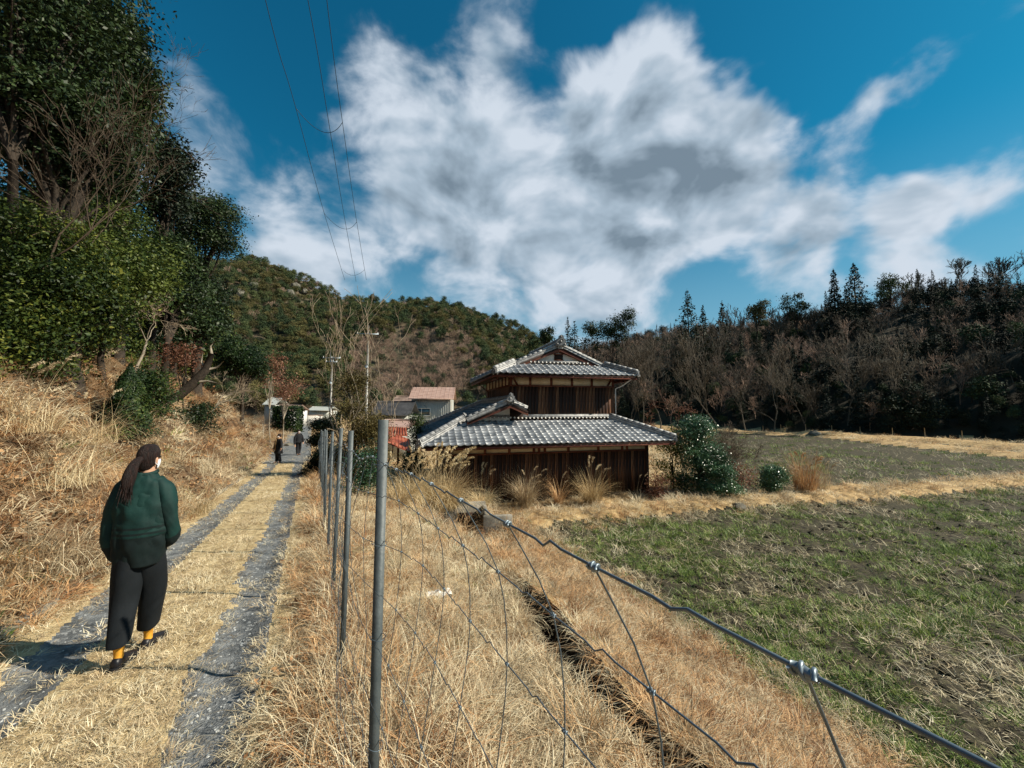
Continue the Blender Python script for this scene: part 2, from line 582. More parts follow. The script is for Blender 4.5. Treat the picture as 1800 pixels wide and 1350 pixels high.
def height(X, Y, detail=True):
    X = np.asarray(X, dtype=float)
    Y = np.asarray(Y, dtype=float)
    t, D = tD(X, Y)
    tt = np.clip(t, -12, 200)
    zr = -0.059 * np.minimum(tt, 18) - 0.059 * 6 * (1 - np.exp(-np.maximum(tt - 18, 0) / 6))
    De = np.where(t < 13, 5.6 + 0.09 * np.clip(t, -5, 13), 6.77 - np.clip((t - 13) * .8, 0, 2.9))
    zf = FZ + sstep(35, 75, t) * 0.85
    s = np.clip((D - .5) / (De - .5), 0, 1)
    sp = s + 0.05 * np.sin(s * 2 * math.pi) * -1
    z = zr + (zf - zr) * sp
    # left bank and hill
    w = np.maximum(-2.25 - D, 0)
    bank = np.where(w < 1, .55 * w + .25 * w * w, .8 + (w - 1) * 1.08)
    bank = np.where(w > 4.6, .8 + 3.6 * 1.08 + (w - 4.6) * .62, bank)
    bank = np.where(w > 26, .8 + 3.6 * 1.08 + 21.4 * .62 + (w - 26) * .3, bank)
    taper = 1 - sstep(30, 62, t)
    z = z + bank * taper * sstep(-40, -30, t + 20)
    z = z + sstep(0.3, 2, w) * fbm(X * .5, Y * .5, 3) * 1.3 * taper
    # right wooded hill
    hs = .83 * (X - 25) + .557 * (Y - 92) + fbm(X * .03, Y * .03, 31) * 16
    hr = 28.5 * (np.clip(hs / 62, 0, 1) ** .85) + fbm(X * .045, Y * .045, 11) * 9 * sstep(2, 20, hs)
    # far hill
    k = np.clip((Y - 100) / 90, 0, 1.2)
    hb = Rridge(X) * (k ** .9) + fbm(X * .03, Y * .03, 21) * 16 * sstep(0, .3, k)
    hb = np.where(Y > 208, Rridge(X) * 1.17 - (Y - 208) * .4, hb)
    hh = np.maximum(np.where(hs > 0, hr, 0), np.where(k > 0, hb, 0))
    z = z + np.maximum(hh, 0)
    if detail:
        far = sstep(25, 60, np.hypot(X, Y))
        # levees between the fields
        dl = seg_dist(X, Y, LEVEE)
        on = sstep(2.2, 3.2, D - (De - 3.0))
        z = z + .26 * (1 - sstep(.35, 1.15, dl)) * np.clip(on, 0, 1)
        z = z + .22 * (1 - sstep(.3, .9, seg_dist(X, Y, BLEVEE)))
        z = z + .28 * (1 - sstep(1.0, 2.6, seg_dist(X, Y, LEVEE_A)))
        z = z + .45 * (1 - sstep(1.2, 3.2, seg_dist(X, Y, LEVEE_B)))
        # the ditch in the bank
        dd = np.abs(D - ditchD(t) - .12 * np.sin(t * 1.7))
        z = z - .80 * np.exp(-np.where(t < 11.2, ((t - 11.2) / 2.0) ** 2, ((t - 11.2) / 1.0) ** 2) - ((D - 4.25) / .95) ** 2)
        z = z - .80 * (1 - sstep(.22, .36, dd)) * (1 - sstep(4.6, 6.2, t) * .85) * (t < 12.0) * (t > -4)
        # rim of the ditch
        z = z + .10 * np.exp(-((dd - .45) / .2) ** 2) * (t < 11.6) * (t > -4)
        z = z - .32 * (1 - sstep(.12, .3, seg_dist(X, Y, YARD_DITCH)))
        lx, ly = culv_local(X, Y)
        z = np.where((lx > -.80) & (lx < .72) & (ly > -.25) & (ly < .90), np.minimum(z, -2.85), z)
        # verge, road ruts
        z = z - .035 * np.exp(-((D + .47) / .16) ** 4) - .035 * np.exp(-((D + 1.72) / .17) ** 4)
        z = z + .03 * fbm(X * 3, Y * 3, 5) * (1 - far)
        bumpy = sstep(-2.3, -3.0, D) + sstep(.2, .6, D)
        z = z + bumpy * .16 * fbm(X * 1.6, Y * 1.6, 8, 3) * (1 - sstep(.97, 1, s) * .8) * (1 - far)
        fieldm = sstep(.98, 1.0, s) * (1 - far)
        z = z + fieldm * .15 * fbm(X * 5 + Y * 2, Y * 6, 9, 4)
    return z


def hz(x, y):
    return float(height(np.array([x]), np.array([y]))[0])


def hit(px, py, ymax=240):
    d = ray(px, py)
    ys = np.concatenate([np.arange(.8, 30, .04), np.arange(30, ymax, .3)])
    k = ys / d.y
    X = d.x * k
    Z = CAMZ + d.z * k
    h = height(X, ys)
    idx = np.where(Z <= h)[0]
    if len(idx) == 0:
        return None
    i = idx[0]
    return Vector((X[i], ys[i], h[i]))


def build_terrain():
    # polar grid round the camera: fine in view, coarse behind
    a_in = np.radians(np.arange(-57, 57.01, .23))
    a_out = np.radians(np.arange(60, 300.1, 5))
    ang = np.concatenate([a_in, a_out])
    rr = [0.35]
    while rr[-1] < 420:
        r_ = rr[-1]
        rr.append(r_ * (1.012 if r_ < 40 else 1.02) + (0.012 if r_ < 2 else 0))
    rr = np.array(rr)
    A, RR = np.meshgrid(ang, rr)
    X = RR * np.sin(A)
    Y = RR * np.cos(A)
    Z = height(X, Y)
    nr, na = X.shape
    i = np.arange(nr - 1)[:, None] * na
    j = np.arange(na)[None, :]
    j2 = (j + 1) % na
    q = np.stack([i + j, i + j2, i + na + j2, i + na + j], axis=-1).reshape(-1, 4)[:, ::-1]
    V = np.stack([X, Y, Z], -1).reshape(-1, 3)
    fc = V[q].mean(1)
    x, y = fc[:, 0], fc[:, 1]
    t, D = tD(x, y)
    De = np.where(t < 13, 5.6 + 0.09 * np.clip(t, -5, 13), 6.77 - np.clip((t - 13) * .8, 0, 2.9))
    nz = fbm(x * 4, y * 4, 40, 4)
    typ = np.zeros(len(fc), int)                                  # 0 dry bank
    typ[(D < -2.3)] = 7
    road = (D > -2.25) & (D < .1) & (t < 95)
    typ[road] = 2
    typ[road & (np.abs(D + .47 + nz * .12) < .21 + nz * .14)] = 1
    typ[road & (np.abs(D + 1.72 + nz * .12) < .22 + nz * .16)] = 1
    typ[road & (t > 24.5)] = 1
    right = D > De + nz * .5
    typ[right] = 5
    dl = seg_dist(x, y, LEVEE)
    # nearer field: in front of the levee
    dz = np.interp(x, [p[0] for p in LEVEE], [p[1] for p in LEVEE], left=99)
    yl = np.where(x < LEVEE[0][0], -1, dz)
    f1 = right & (y < yl - .85 + nz * .5)
    typ[f1] = 3
    hs = .83 * (x - 25) + .557 * (y - 92)
    f2 = right & (y > yl + 1.3 + nz) & (hs < -1) & (y < 92) & (x > np.interp(y, [15, 20, 30, 60], [8.6, 10.4, 14, 31]) + nz * 2)
    typ[f2] = 8
    typ[right & (seg_dist(x, y, LEVEE_A) < 2.3)] = 5
    typ[right & (seg_dist(x, y, LEVEE_B) < 3.0)] = 5
    dd = np.abs(D - ditchD(t) - .12 * np.sin(t * 1.7))
    typ[(dd < .38) & (t < 5.8) & (t > -4)] = 4
    typ[(seg_dist(x, y, YARD_DITCH) < .2)] = 4
    lx, ly = culv_local(x, y)
    typ[(lx > -.9) & (lx < .82) & (ly > -.35) & (ly < 1.0)] = 4
    hs = .83 * (x - 25) + .557 * (y - 92) + fbm(x * .03, y * .03, 31) * 16
    typ[hs > 0] = 6
    typ[(y > 101) & (hs <= 0)] = 9
    typ[(y > 101) & (fc[:, 2] > 12) & (x < 14)] = 9
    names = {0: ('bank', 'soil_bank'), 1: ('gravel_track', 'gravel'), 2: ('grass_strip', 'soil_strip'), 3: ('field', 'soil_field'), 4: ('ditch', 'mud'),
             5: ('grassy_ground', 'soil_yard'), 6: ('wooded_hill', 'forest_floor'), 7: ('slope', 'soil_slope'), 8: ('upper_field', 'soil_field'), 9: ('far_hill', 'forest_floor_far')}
    outs = {}
    for k, (nm, mt) in names.items():
        f = q[typ == k]
        if not len(f):
            continue
        u, inv = np.unique(f, return_inverse=True)
        me = mesh_np(nm, V[u], inv.reshape(f.shape), smooth=True)
        o = new_obj(nm, me, None, M[mt])
        tag(o, kind='structure')
        outs[k] = (o, V[u])
    return outs


TER = build_terrain()
# ------------------------------------------------------------------ small plants as templates (used by scattered ground cover)
TCOL = {}


def template(colname, me, matr):
    me.materials.append(matr)
    c = TCOL.get(colname)
    if c is None:
        c = TCOL[colname] = bpy.data.collections.new(colname)
    o = bpy.data.objects.new(colname + '_plant', me)
    c.objects.link(o)
    return o


def blades(rng, n, h, spread, width, lean=.5, curl=.6, segs=3, hvar=.4):
    """n curved tapering grass blades; returns verts, quads"""
    a = rng.uniform(0, 2 * math.pi, n)
    r = spread * np.sqrt(rng.uniform(0, 1, n))
    base = np.stack([r * np.cos(a), r * np.sin(a), np.full(n, -.01)], 1)
    H = h * rng.uniform(1 - hvar, 1 + hvar, n)
    th = a + rng.normal(0, 1.0, n)
    ln = np.abs(rng.normal(lean, .25, n))
    cu = curl * rng.uniform(.3, 1.6, n)
    side = np.stack([-np.sin(th), np.cos(th), np.zeros(n)], 1)
    fwd = np.stack([np.cos(th), np.sin(th), np.zeros(n)], 1)
    tw = rng.uniform(-.8, .8, n)[:, None]
    side = side * np.cos(tw) + fwd * np.sin(tw) * .6
    V = []
    pos = base.copy()
    ang = ln.copy()
    for k in range(segs + 1):
        w = width * (1 - (k / segs) ** 1.5 * .85) * rng.uniform(.7, 1.2, n)
        V.append(pos - side * w[:, None] / 2)
        V.append(pos + side * w[:, None] / 2)
        st = (H / segs)[:, None]
        pos = pos + st * (fwd * np.sin(ang)[:, None] + np.array([0, 0, 1]) * np.cos(ang)[:, None])
        ang = np.minimum(ang + cu / segs * 1.5, 2.6)
    V = np.stack(V, 1)
    m = 2 * (segs + 1)
    q = []
    for k in range(segs):
        q.append(np.array([2 * k, 2 * k + 1, 2 * k + 3, 2 * k + 2]))
    q = np.array(q)[None] + (np.arange(n) * m)[:, None, None]
    V = V.reshape(-1, 3)
    V[:, 2] = np.maximum(V[:, 2], -.01)
    return V, q.reshape(-1, 4)


def leafquads(rng, P, Nrm, size, aspect=.5, jit=.9):
    """one diamond-shaped leaf at every point of P, roughly facing Nrm"""
    n = len(P)
    nr = Nrm + rng.normal(0, jit, (n, 3))
    nr /= np.linalg.norm(nr, axis=1)[:, None] + 1e-9
    r = rng.normal(0, 1, (n, 3))
    a = np.cross(nr, r)
    a /= np.linalg.norm(a, axis=1)[:, None] + 1e-9
    b = np.cross(nr, a)
    s = (size * rng.uniform(.6, 1.35, n))[:, None]
    v0 = P - a * s * .5
    v1 = P + b * s * aspect * .5 - a * s * .05
    v2 = P + a * s * .5 + nr * s * .12
    v3 = P - b * s * aspect * .5 - a * s * .05
    V = np.stack([v0, v1, v2, v3], 1).reshape(-1, 3)
    return V, np.arange(4 * n).reshape(-1, 4)


for k in range(4):
    template('t_mat', mesh_np('tuft', *blades(RNG, 70, .10, .13, .0055, lean=1.1, curl=.9, segs=2)), M['straw'])
for k in range(2):
    template('t_mat', mesh_np('tuft', *blades(RNG, 60, .11, .13, .0055, lean=1.1, curl=.9, segs=2)), M['straw_pale'])
template('t_mat', mesh_np('tuft', *blades(RNG, 60, .09, .13, .0055, lean=1.0, curl=.9, segs=2)), M['straw_red'])
for k in range(3):
    template('t_long', mesh_np('tuft', *blades(RNG, 55, .34, .12, .0055, lean=.75, curl=1.3, segs=4)), M['straw' if k else 'straw_pale'])
template('t_long', mesh_np('tuft', *blades(RNG, 50, .40, .12, .0055, lean=.7, curl=1.5, segs=4)), M['straw_red'])
for k in range(3):
    template('t_red', mesh_np('tuft', *blades(RNG, 75, .17, .12, .006, lean=.9, curl=1.2, segs=3)), M['straw_red' if k < 2 else 'straw'])
for k in range(3):
    template('t_short', mesh_np('tuft', *blades(RNG, 70, .05, .14, .004, lean=1.2, curl=.5, segs=2)), M['straw_pale' if k else 'straw'])
for k in range(3):
    template('t_green', mesh_np('tuft', *blades(RNG, 38, .065, .09, .0065, lean=.8, curl=.7, segs=2)), M['green_grass'])
for k in range(2):
    template('t_stubble', mesh_np('tuft', *blades(RNG, 16, .13, .16, .006, lean=1.35, curl=.3, segs=2)), M['straw_pale'])


def litter_patch(n, size, spread):
    P = np.stack([RNG.uniform(-spread, spread, n), RNG.uniform(-spread, spread, n), RNG.uniform(.0, .03, n)], 1)
    return mesh_np('leaves', *leafquads(RNG, P, np.tile([0, 0, 1.0], (n, 1)), size, .6, .45))


for k in range(3):
    template('t_litter', litter_patch(40, .075, .25), M['litter'])


def clod():
    bm = bmesh.new()
    bmesh.ops.create_icosphere(bm, subdivisions=1, radius=1)
    for v in bm.verts:
        v.co *= R.uniform(.6, 1.2)
        v.co.z *= .6
    me = bpy.data.meshes.new('clod')
    bm.to_mesh(me)
    bm.free()
    return me


for k in range(4):
    template('t_clod', clod(), M['soil_field'])
for k in range(4):
    template('t_pebble', clod(), mat('pebble', [(.10, .11, .12), (.22, .24, .25), (.42, .43, .42)], .4, .8, rnd=.45))


def scatter(name, host, verts, dens, tcol, smin, smax, tilt=.25, seed=1, scale_k=None, zoff=0.0, label=None, cat=None):
    """ground cover: instances of the plants of a collection strewn over a copy of the host's sheet"""
    me = host.data.copy()
    me.name = name
    o = bpy.data.objects.new(name, me)
    C.objects.link(o)
    tag(o, label, cat, None, 'stuff')
    at = me.attributes.new('dens', 'FLOAT', 'POINT')
    at.data.foreach_set('value', np.asarray(dens, dtype=np.float32))
    r = np.hypot(verts[:, 0], verts[:, 1])
    sk = np.ones(len(r)) if scale_k is None else scale_k(r)
    at2 = me.attributes.new('gsc', 'FLOAT', 'POINT')
    at2.data.foreach_set('value', np.asarray(sk, dtype=np.float32))
    ng = bpy.data.node_groups.new(name, 'GeometryNodeTree')
    ng.interface.new_socket('Geometry', in_out='INPUT', socket_type='NodeSocketGeometry')
    ng.interface.new_socket('Geometry', in_out='OUTPUT', socket_type='NodeSocketGeometry')
    N, L = ng.nodes, ng.links
    gi = N.new('NodeGroupInput')
    go = N.new('NodeGroupOutput')
    dp = N.new('GeometryNodeDistributePointsOnFaces')
    dp.distribute_method = 'RANDOM'
    dp.inputs['Seed'].default_value = seed
    na = N.new('GeometryNodeInputNamedAttribute')
    na.data_type = 'FLOAT'
    na.inputs[0].default_value = 'dens'
    L.new(gi.outputs[0], dp.inputs['Mesh'])
    L.new(na.outputs[0], dp.inputs['Density'])
    ci = N.new('GeometryNodeCollectionInfo')
    ci.inputs['Collection'].default_value = TCOL[tcol]
    ci.inputs['Separate Children'].default_value = True
    ci.inputs['Reset Children'].default_value = True
    ip = N.new('GeometryNodeInstanceOnPoints')
    ip.inputs['Pick Instance'].default_value = True
    rv = N.new('FunctionNodeRandomValue')
    rv.data_type = 'FLOAT_VECTOR'
    rv.inputs[0].default_value = (-tilt, -tilt, 0)
    rv.inputs[1].default_value = (tilt, tilt, 6.283)
    rv.inputs['Seed'].default_value = seed + 5
    rs = N.new('FunctionNodeRandomValue')
    rs.data_type = 'FLOAT'
    rs.inputs[2].default_value = smin
    rs.inputs[3].default_value = smax
    rs.inputs['Seed'].default_value = seed + 9
    na2 = N.new('GeometryNodeInputNamedAttribute')
    na2.data_type = 'FLOAT'
    na2.inputs[0].default_value = 'gsc'
    mu = N.new('ShaderNodeMath')
    mu.operation = 'MULTIPLY'
    L.new(rs.outputs[1], mu.inputs[0])
    L.new(na2.outputs[0], mu.inputs[1])
    L.new(dp.outputs['Points'], ip.inputs['Points'])
    L.new(ci.outputs[0], ip.inputs['Instance'])
    L.new(rv.outputs[0], ip.inputs['Rotation'])
    L.new(mu.outputs[0], ip.inputs['Scale'])
    L.new(ip.outputs[0], go.inputs[0])
    md = o.modifiers.new('scatter', 'NODES')
    md.node_group = ng
    return o


def view_w(V, margin=.12):
    """1 where a point could be seen (the frame plus a margin), 0 elsewhere"""
    x = np.abs(V[:, 0]) / np.maximum(V[:, 1], .05)
    return ((V[:, 1] > .05) & (x < 1.33 + margin + .8 / np.maximum(V[:, 1], .3))).astype(float)


def falloff(V, k, cap, rmax=1e9):
    r2 = V[:, 0] ** 2 + V[:, 1] ** 2
    return np.minimum(k / (r2 + .5), cap) * view_w(V) * (np.sqrt(r2) < rmax)


gs = lambda p: (lambda r: np.clip(r / 4.5, .85, 9) ** p)
o, V = TER[0]
t_, D_ = tD(V[:, 0], V[:, 1])
patch = np.clip(1 + 3 * fbm(V[:, 0] * .6, V[:, 1] * .6, 77), .1, 2)
dcl = np.exp(-((D_ - 3.0 - .12 * t_) / 1.3) ** 2)
nd = (np.abs(D_ - ditchD(t_) - .12 * np.sin(t_ * 1.7)) > .44) | (t_ > 5.6)
scatter('dry_grass', o, V, falloff(V, 2300, 260, 90) * nd, 't_mat', .8, 1.5, .4, 1, gs(.55), label='matted dry straw grass on the bank below the wire fence', cat='dry grass')
scatter('long_dry_grass', o, V, falloff(V, 300, 40, 60) * patch * nd * (1 + 1.5 * np.exp(-((D_ - .3) / .35) ** 2)) * (D_ > .02), 't_long', .5, 1.15, .4, 2, gs(.45), label='long bent dry grass along the foot of the fence', cat='dry grass')
scatter('reddish_grass', o, V, falloff(V, 1500, 170, 40) * nd * ((D_ > ditchD(t_) + .3) | (D_ < .5)) * (t_ < 18) * np.clip(patch, .3, 1.4), 't_red', .8, 1.5, .4, 3, gs(.5), label='reddish dry grass on the bank between ditch and field', cat='dry grass')
scatter('green_tufts', o, V, nd * falloff(V, 260, 40, 40) * np.clip(.25 + 4 * fbm(V[:, 0] * .9, V[:, 1] * .9, 60), 0, 1.5), 't_green', .7, 1.2, .3, 4, gs(.5), label='thin green grass showing through the dry bank', cat='grass')
o, V = TER[2]
t_, D_ = tD(V[:, 0], V[:, 1])
scatter('flattened_straw', o, V, falloff(V, 2400, 300, 60), 't_short', .8, 1.4, .3, 5, gs(.5), label='flattened pale straw between the wheel tracks of the lane', cat='dry grass')
scatter('verge_red_grass', o, V, falloff(V, 1200, 130, 60) * (D_ > -.08) * np.clip(1 + 2 * fbm(V[:, 0] * .9, V[:, 1] * .9, 71), .2, 1.6), 't_red', .55, 1.0, .5, 27, gs(.5), label='curled reddish dry grass on the verge between wheel track and fence', cat='dry grass')
scatter('verge_leaves', o, V, falloff(V, 300, 40, 60) * (D_ > -.16), 't_litter', .35, .6, .5, 28, gs(.3), label='small fallen leaves on the verge beside the fence', cat='leaf litter')
o, V = TER[1]
scatter('gravel_stones', o, V, falloff(V, 2200, 420, 26), 't_pebble', .005, .016, .3, 6, gs(.4), label='loose grey stones in the wheel tracks', cat='gravel')
scatter('straw_bits', o, V, falloff(V, 420, 50, 40), 't_short', .4, .8, .3, 16, gs(.5), label='straw bits blown onto the wheel tracks', cat='straw')
o, V = TER[3]
scatter('field_grass', o, V, falloff(V, 4200, 300, 90) * np.clip(.50 + 3.6 * fbm(V[:, 0] * .8, V[:, 1] * .8, 61), .05, 1.5), 't_green', .8, 1.5, .3, 7, gs(.55), label='young green grass on the ploughed near field', cat='grass')
scatter('field_stubble', o, V, falloff(V, 2300, 150, 90) * np.clip(.6 + 3 * fbm(V[:, 0] * .7, V[:, 1] * .7, 62), .1, 1.5), 't_stubble', .7, 1.4, .3, 8, gs(.5), label='bleached stubble and straw on the near field', cat='stubble')
scatter('field_clods', o, V, falloff(V, 1500, 110, 60), 't_clod', .015, .055, .5, 9, gs(.5), label='dark earth clods turned up in the near field', cat='soil')
De_ = np.where(tD(V[:, 0], V[:, 1])[0] < 13, 5.6 + .09 * np.clip(tD(V[:, 0], V[:, 1])[0], -5, 13), 6.77)
edge = np.maximum(1 - sstep(.7, 2.0, seg_dist(V[:, 0], V[:, 1], LEVEE)), 1 - sstep(.1, .8, tD(V[:, 0], V[:, 1])[1] - De_))
scatter('field_edge_straw', o, V, falloff(V, 2400, 70, 90) * edge, 't_mat', 1.0, 1.6, .4, 19, gs(.5), label='dry grass straggling from the levee onto the field', cat='dry grass')
o, V = TER[8]
scatter('upper_field_grass', o, V, falloff(V, 1900, 60, 90) * np.clip(.45 + 2.5 * fbm(V[:, 0] * .3, V[:, 1] * .3, 63), .05, 1.5), 't_green', .9, 1.5, .3, 10, gs(.55), label='short green grass on the field beyond the levee', cat='grass')
scatter('upper_field_stubble', o, V, falloff(V, 1100, 30, 90), 't_stubble', .8, 1.5, .3, 11, gs(.5), label='pale stubble on the field beyond the levee', cat='stubble')
o, V = TER[5]
scatter('yard_grass', o, V, falloff(V, 2600, 60, 90), 't_mat', 1.0, 1.7, .4, 12, gs(.5), label='dry grass on the levees and round the old house', cat='dry grass')
scatter('yard_long_grass', o, V, falloff(V, 160, 10, 70) * (seg_dist(V[:, 0], V[:, 1], LEVEE) > .3) * np.clip(1 + 3 * fbm(V[:, 0] * .6, V[:, 1] * .6, 64), 0, 2), 't_long', .6, 1.1, .4, 13, gs(.4), label='longer straw standing round the old house', cat='dry grass')
o, V = TER[7]
t_, D_ = tD(V[:, 0], V[:, 1])
w_ = -2.25 - D_
low = 1 - sstep(2.2, 4.6, w_ + 2.5 * fbm(V[:, 0] * .5, V[:, 1] * .5, 66))
scatter('slope_straw', o, V, falloff(V, 900, 60, 60) * np.clip(low, .25, 1) * np.clip(1 + 2.5 * fbm(V[:, 0] * .8, V[:, 1] * .8, 68), .3, 1.5), 't_mat', .9, 1.8, .5, 14, gs(.5), label='tangled dry grass covering the slope left of the lane', cat='dry grass')
scatter('slope_long_grass', o, V, falloff(V, 330, 30, 60) * np.clip(low, .02, 1) * np.clip(1 + 4 * fbm(V[:, 0] * .7, V[:, 1] * .7, 67), 0, 2), 't_long', .6, 1.3, .5, 15, gs(.4), label='long arching dry grass on the slope left of the lane', cat='dry grass')
scatter('slope_leaf_litter', o, V, falloff(V, 1500, 80, 60) * np.clip(1.3 - low, .55, 1), 't_litter', .45, .9, .5, 17, gs(.4), label='fallen brown leaves under the trees of the left slope', cat='leaf litter')
scatter('slope_red_grass', o, V, falloff(V, 900, 70, 60) * np.clip(.5 + 3 * fbm(V[:, 0] * .6, V[:, 1] * .6, 70), 0, 1.5), 't_red', .9, 1.6, .5, 26, gs(.5), label='rusty dead weeds on the slope left of the lane', cat='dead weeds')
scatter('slope_green', o, V, falloff(V, 330, 30, 60) * np.clip(.2 + 4 * fbm(V[:, 0] * .5, V[:, 1] * .5, 69), 0, 1), 't_green', 1.0, 2.0, .3, 18, gs(.5), label='green weeds among the dry grass of the left slope', cat='weeds')

# ------------------------------------------------------------------ trees


def crown_arrays(rng, lobes, nleaf, size, aspect=.5, per=14, clus=.22, core=.55, jit=.9):
    """leaves gathered in clumps near the surface of the lobes"""
    lobes = np.asarray(lobes, dtype=float)
    area = (lobes[:, 3] * lobes[:, 4]) ** 1.0
    ncl = max(1, nleaf // per)
    idx = rng.choice(len(lobes), ncl, p=area / area.sum())
    d = rng.normal(0, 1, (ncl, 3))
    d /= np.linalg.norm(d, axis=1)[:, None]
    d[:, 2] = np.where(d[:, 2] < -.7, -d[:, 2] * .6, d[:, 2])
    rad = rng.uniform(core, 1.08, ncl)[:, None]
    Lr = np.stack([lobes[idx, 3], lobes[idx, 3], lobes[idx, 4]], 1)
    cc = lobes[idx, :3] + d * Lr * rad
    cid = np.repeat(np.arange(ncl), per)
    off = rng.normal(0, 1, (len(cid), 3)) * clus * np.array([1, 1, .55])
    P = cc[cid] + off
    nr = d[cid] * .8 + np.array([0, 0, .7])
    return leafquads(rng, P, nr, size, aspect, jit)


def rand_lobes(rng, c, Rr, Rz, n, f=(.30, .5)):
    L_ = []
    for i in range(n):
        d = rng.normal(0, 1, 3)
        d /= np.linalg.norm(d)
        k = rng.uniform(.35, .8)
        s = rng.uniform(*f)
        L_.append((c[0] + d[0] * Rr * k, c[1] + d[1] * Rr * k, c[2] + d[2] * Rz * k, Rr * s, Rz * s * rng.uniform(.7, 1)))
    return L_


def limbs(mb, rng, base, lobes, r0, sides=6, fork=None):
    lob = np.asarray(lobes)
    top = lob[:, :3].mean(0)
    base = np.array(base, dtype=float)
    zf = fork if fork is not None else .45
    fk = base + (top - base) * zf
    mid = (base + fk) / 2 + rng.normal(0, .12, 3) * np.array([1, 1, 0]) * np.linalg.norm(fk - base) * .3
    mb.tube([base - [0, 0, .2], base + (mid - base) * .5, mid, fk], [r0 * 1.25, r0, r0 * .85, r0 * .7], sides)
    for l in lob:
        e = l[:3]
        m1 = fk + (e - fk) * .35 + np.array([0, 0, .10]) * np.linalg.norm(e - fk) + rng.normal(0, .08, 3)
        m2 = fk + (e - fk) * .7 + rng.normal(0, .12, 3)
        mb.tube([fk, m1, m2, e + (e - fk) * .12], [r0 * .5, r0 * .36, r0 * .2, r0 * .05], 5)


def grow(rng, p, d, ln, r, lev, out, spread=.55, segs=3, nb=(2, 4), up=.12, shrink=.68, minr=.003, wob=.16, droop=None):
    pts = [p]
    rad = [r]
    q = p.copy()
    dd = d.copy()
    for k in range(segs):
        dd = dd + rng.normal(0, wob, 3) + np.array([0, 0, up * .4])
        dd /= np.linalg.norm(dd)
        q = q + dd * ln / segs
        pts.append(q)
        rad.append(max(minr, r * (1 - .45 * (k + 1) / segs)))
    out.append((np.array(pts), np.array(rad)))
    if lev <= 0:
        return
    n = rng.integers(nb[0], nb[1] + 1)
    for i in range(n):
        k = segs if i < 2 else int(rng.integers(1, segs + 1))
        a = rng.normal(0, 1, 3)
        a -= a.dot(dd) * dd
        a /= np.linalg.norm(a) + 1e-9
        s = spread * rng.uniform(.5, 1.4)
        nd = dd * math.cos(s) + a * math.sin(s) + np.array([0, 0, up])
        nd /= np.linalg.norm(nd)
        grow(rng, pts[k].copy(), nd, ln * shrink * rng.uniform(.75, 1.2), max(minr, rad[k] * .68), lev - 1, out, spread, segs, nb, up, shrink, minr, wob)


def branch_mesh(name, out, sides=3, bigsides=6, big=.03, extra=None):
    mb = MB()
    for pts, rad in out:
        mb.tube(pts, rad, bigsides if rad[0] > big else sides, cap=False)
    return mb


def bare_tree(name, loc, label, cat, h, r0, lev=5, spread=.5, lean=(0, 0), matn='bark_pale', twign='twig_pale', seed=1, group=None, nb=(2, 4), up=.12, first=.3, stems=1, minr=.004, shrink=.7):
    rng = np.random.default_rng(seed)
    t = thing(name, loc, label, cat, group=group)
    for s_ in range(stems):
        out = []
        d = np.array([lean[0] + rng.normal(0, .12 if stems > 1 else .02), lean[1] + rng.normal(0, .12 if stems > 1 else .02), 1.0])
        if stems > 1:
            an = s_ / stems * 6.28 + rng.uniform(0, 1)
            d += np.array([math.cos(an), math.sin(an), 0]) * .32
        d /= np.linalg.norm(d)
        grow(rng, np.array([rng.normal(0, .05 * (stems > 1)), rng.normal(0, .05 * (stems > 1)), -.1]), d, h * first, r0 * rng.uniform(.8, 1.1), lev, out, spread=spread, nb=nb, up=up, minr=minr, shrink=shrink)
        tr = [x for x in out if x[1][0] > r0 * .3]
        tw = [x for x in out if x[1][0] <= r0 * .3]
        branch_mesh('trunk', tr).obj('trunk', M[matn], t, True)
        if tw:
            branch_mesh('branches', tw, big=.02).obj('branches', M[twign], t, True)
    return t


def leafy_tree(name, loc, label, cat, crown, trunk_r, leafmat, nleaf, size, seed=1, group=None, nl=12, lobes=None, bark='bark', aspect=.5, clus=.22, per=14, base=(0, 0, 0), f=(.30, .5), fork=.45, core=.55):
    """crown = (dx, dy, dz, Rr, Rz) relative to loc"""
    rng = np.random.default_rng(seed)
    t = thing(name, loc, label, cat, group=group)
    lb = lobes or rand_lobes(rng, crown[:3], crown[3], crown[4], nl, f)
    V, q = crown_arrays(rng, lb, nleaf, size, aspect, per, clus, core)
    new_obj('crown', mesh_np('crown', V, q), t, M[leafmat])
    if trunk_r:
        mb = MB()
        limbs(mb, rng, base, lb, trunk_r, fork=fork)
        mb.obj('trunk', M[bark], t, True)
    return t


# forest templates ---------------------------------------------------
def tmpl_broad(rng, matn, n=520, size=.42):
    lb = rand_lobes(rng, (0, 0, 3.4), 2.0, 2.2, 9, (.35, .55))
    V, q = crown_arrays(rng, lb, n, size, .7, 6, .28, .7)
    return V, q, lb


for cn, mats in (('f_green', ['far_green', 'far_green', 'far_olive', 'far_green', 'far_olive']), ('f_dark', ['far_dark', 'far_dark', 'far_green'])):
    for mt in mats:
        V, q, lb = tmpl_broad(RNG, mt, 1500, .27)
        template(cn, mesh_np('tree', V, q), M[mt])


def tmpl_conifer(rng, h=9, r=1.7, n=900, size=.35):
    z = h * (1 - rng.uniform(0, 1, n) ** .6 * .88)
    tier = .75 + .25 * np.cos(z * 2 * math.pi / .9)
    rr = r * (1 - z / h) * tier * np.sqrt(rng.uniform(.15, 1, n)) + .05
    a = rng.uniform(0, 6.28, n)
    P = np.stack([rr * np.cos(a), rr * np.sin(a), z - rr * .35], 1)
    nr = np.stack([np.cos(a) * .5, np.sin(a) * .5, np.ones(n)], 1)
    return leafquads(rng, P, nr, size, .5, .5)


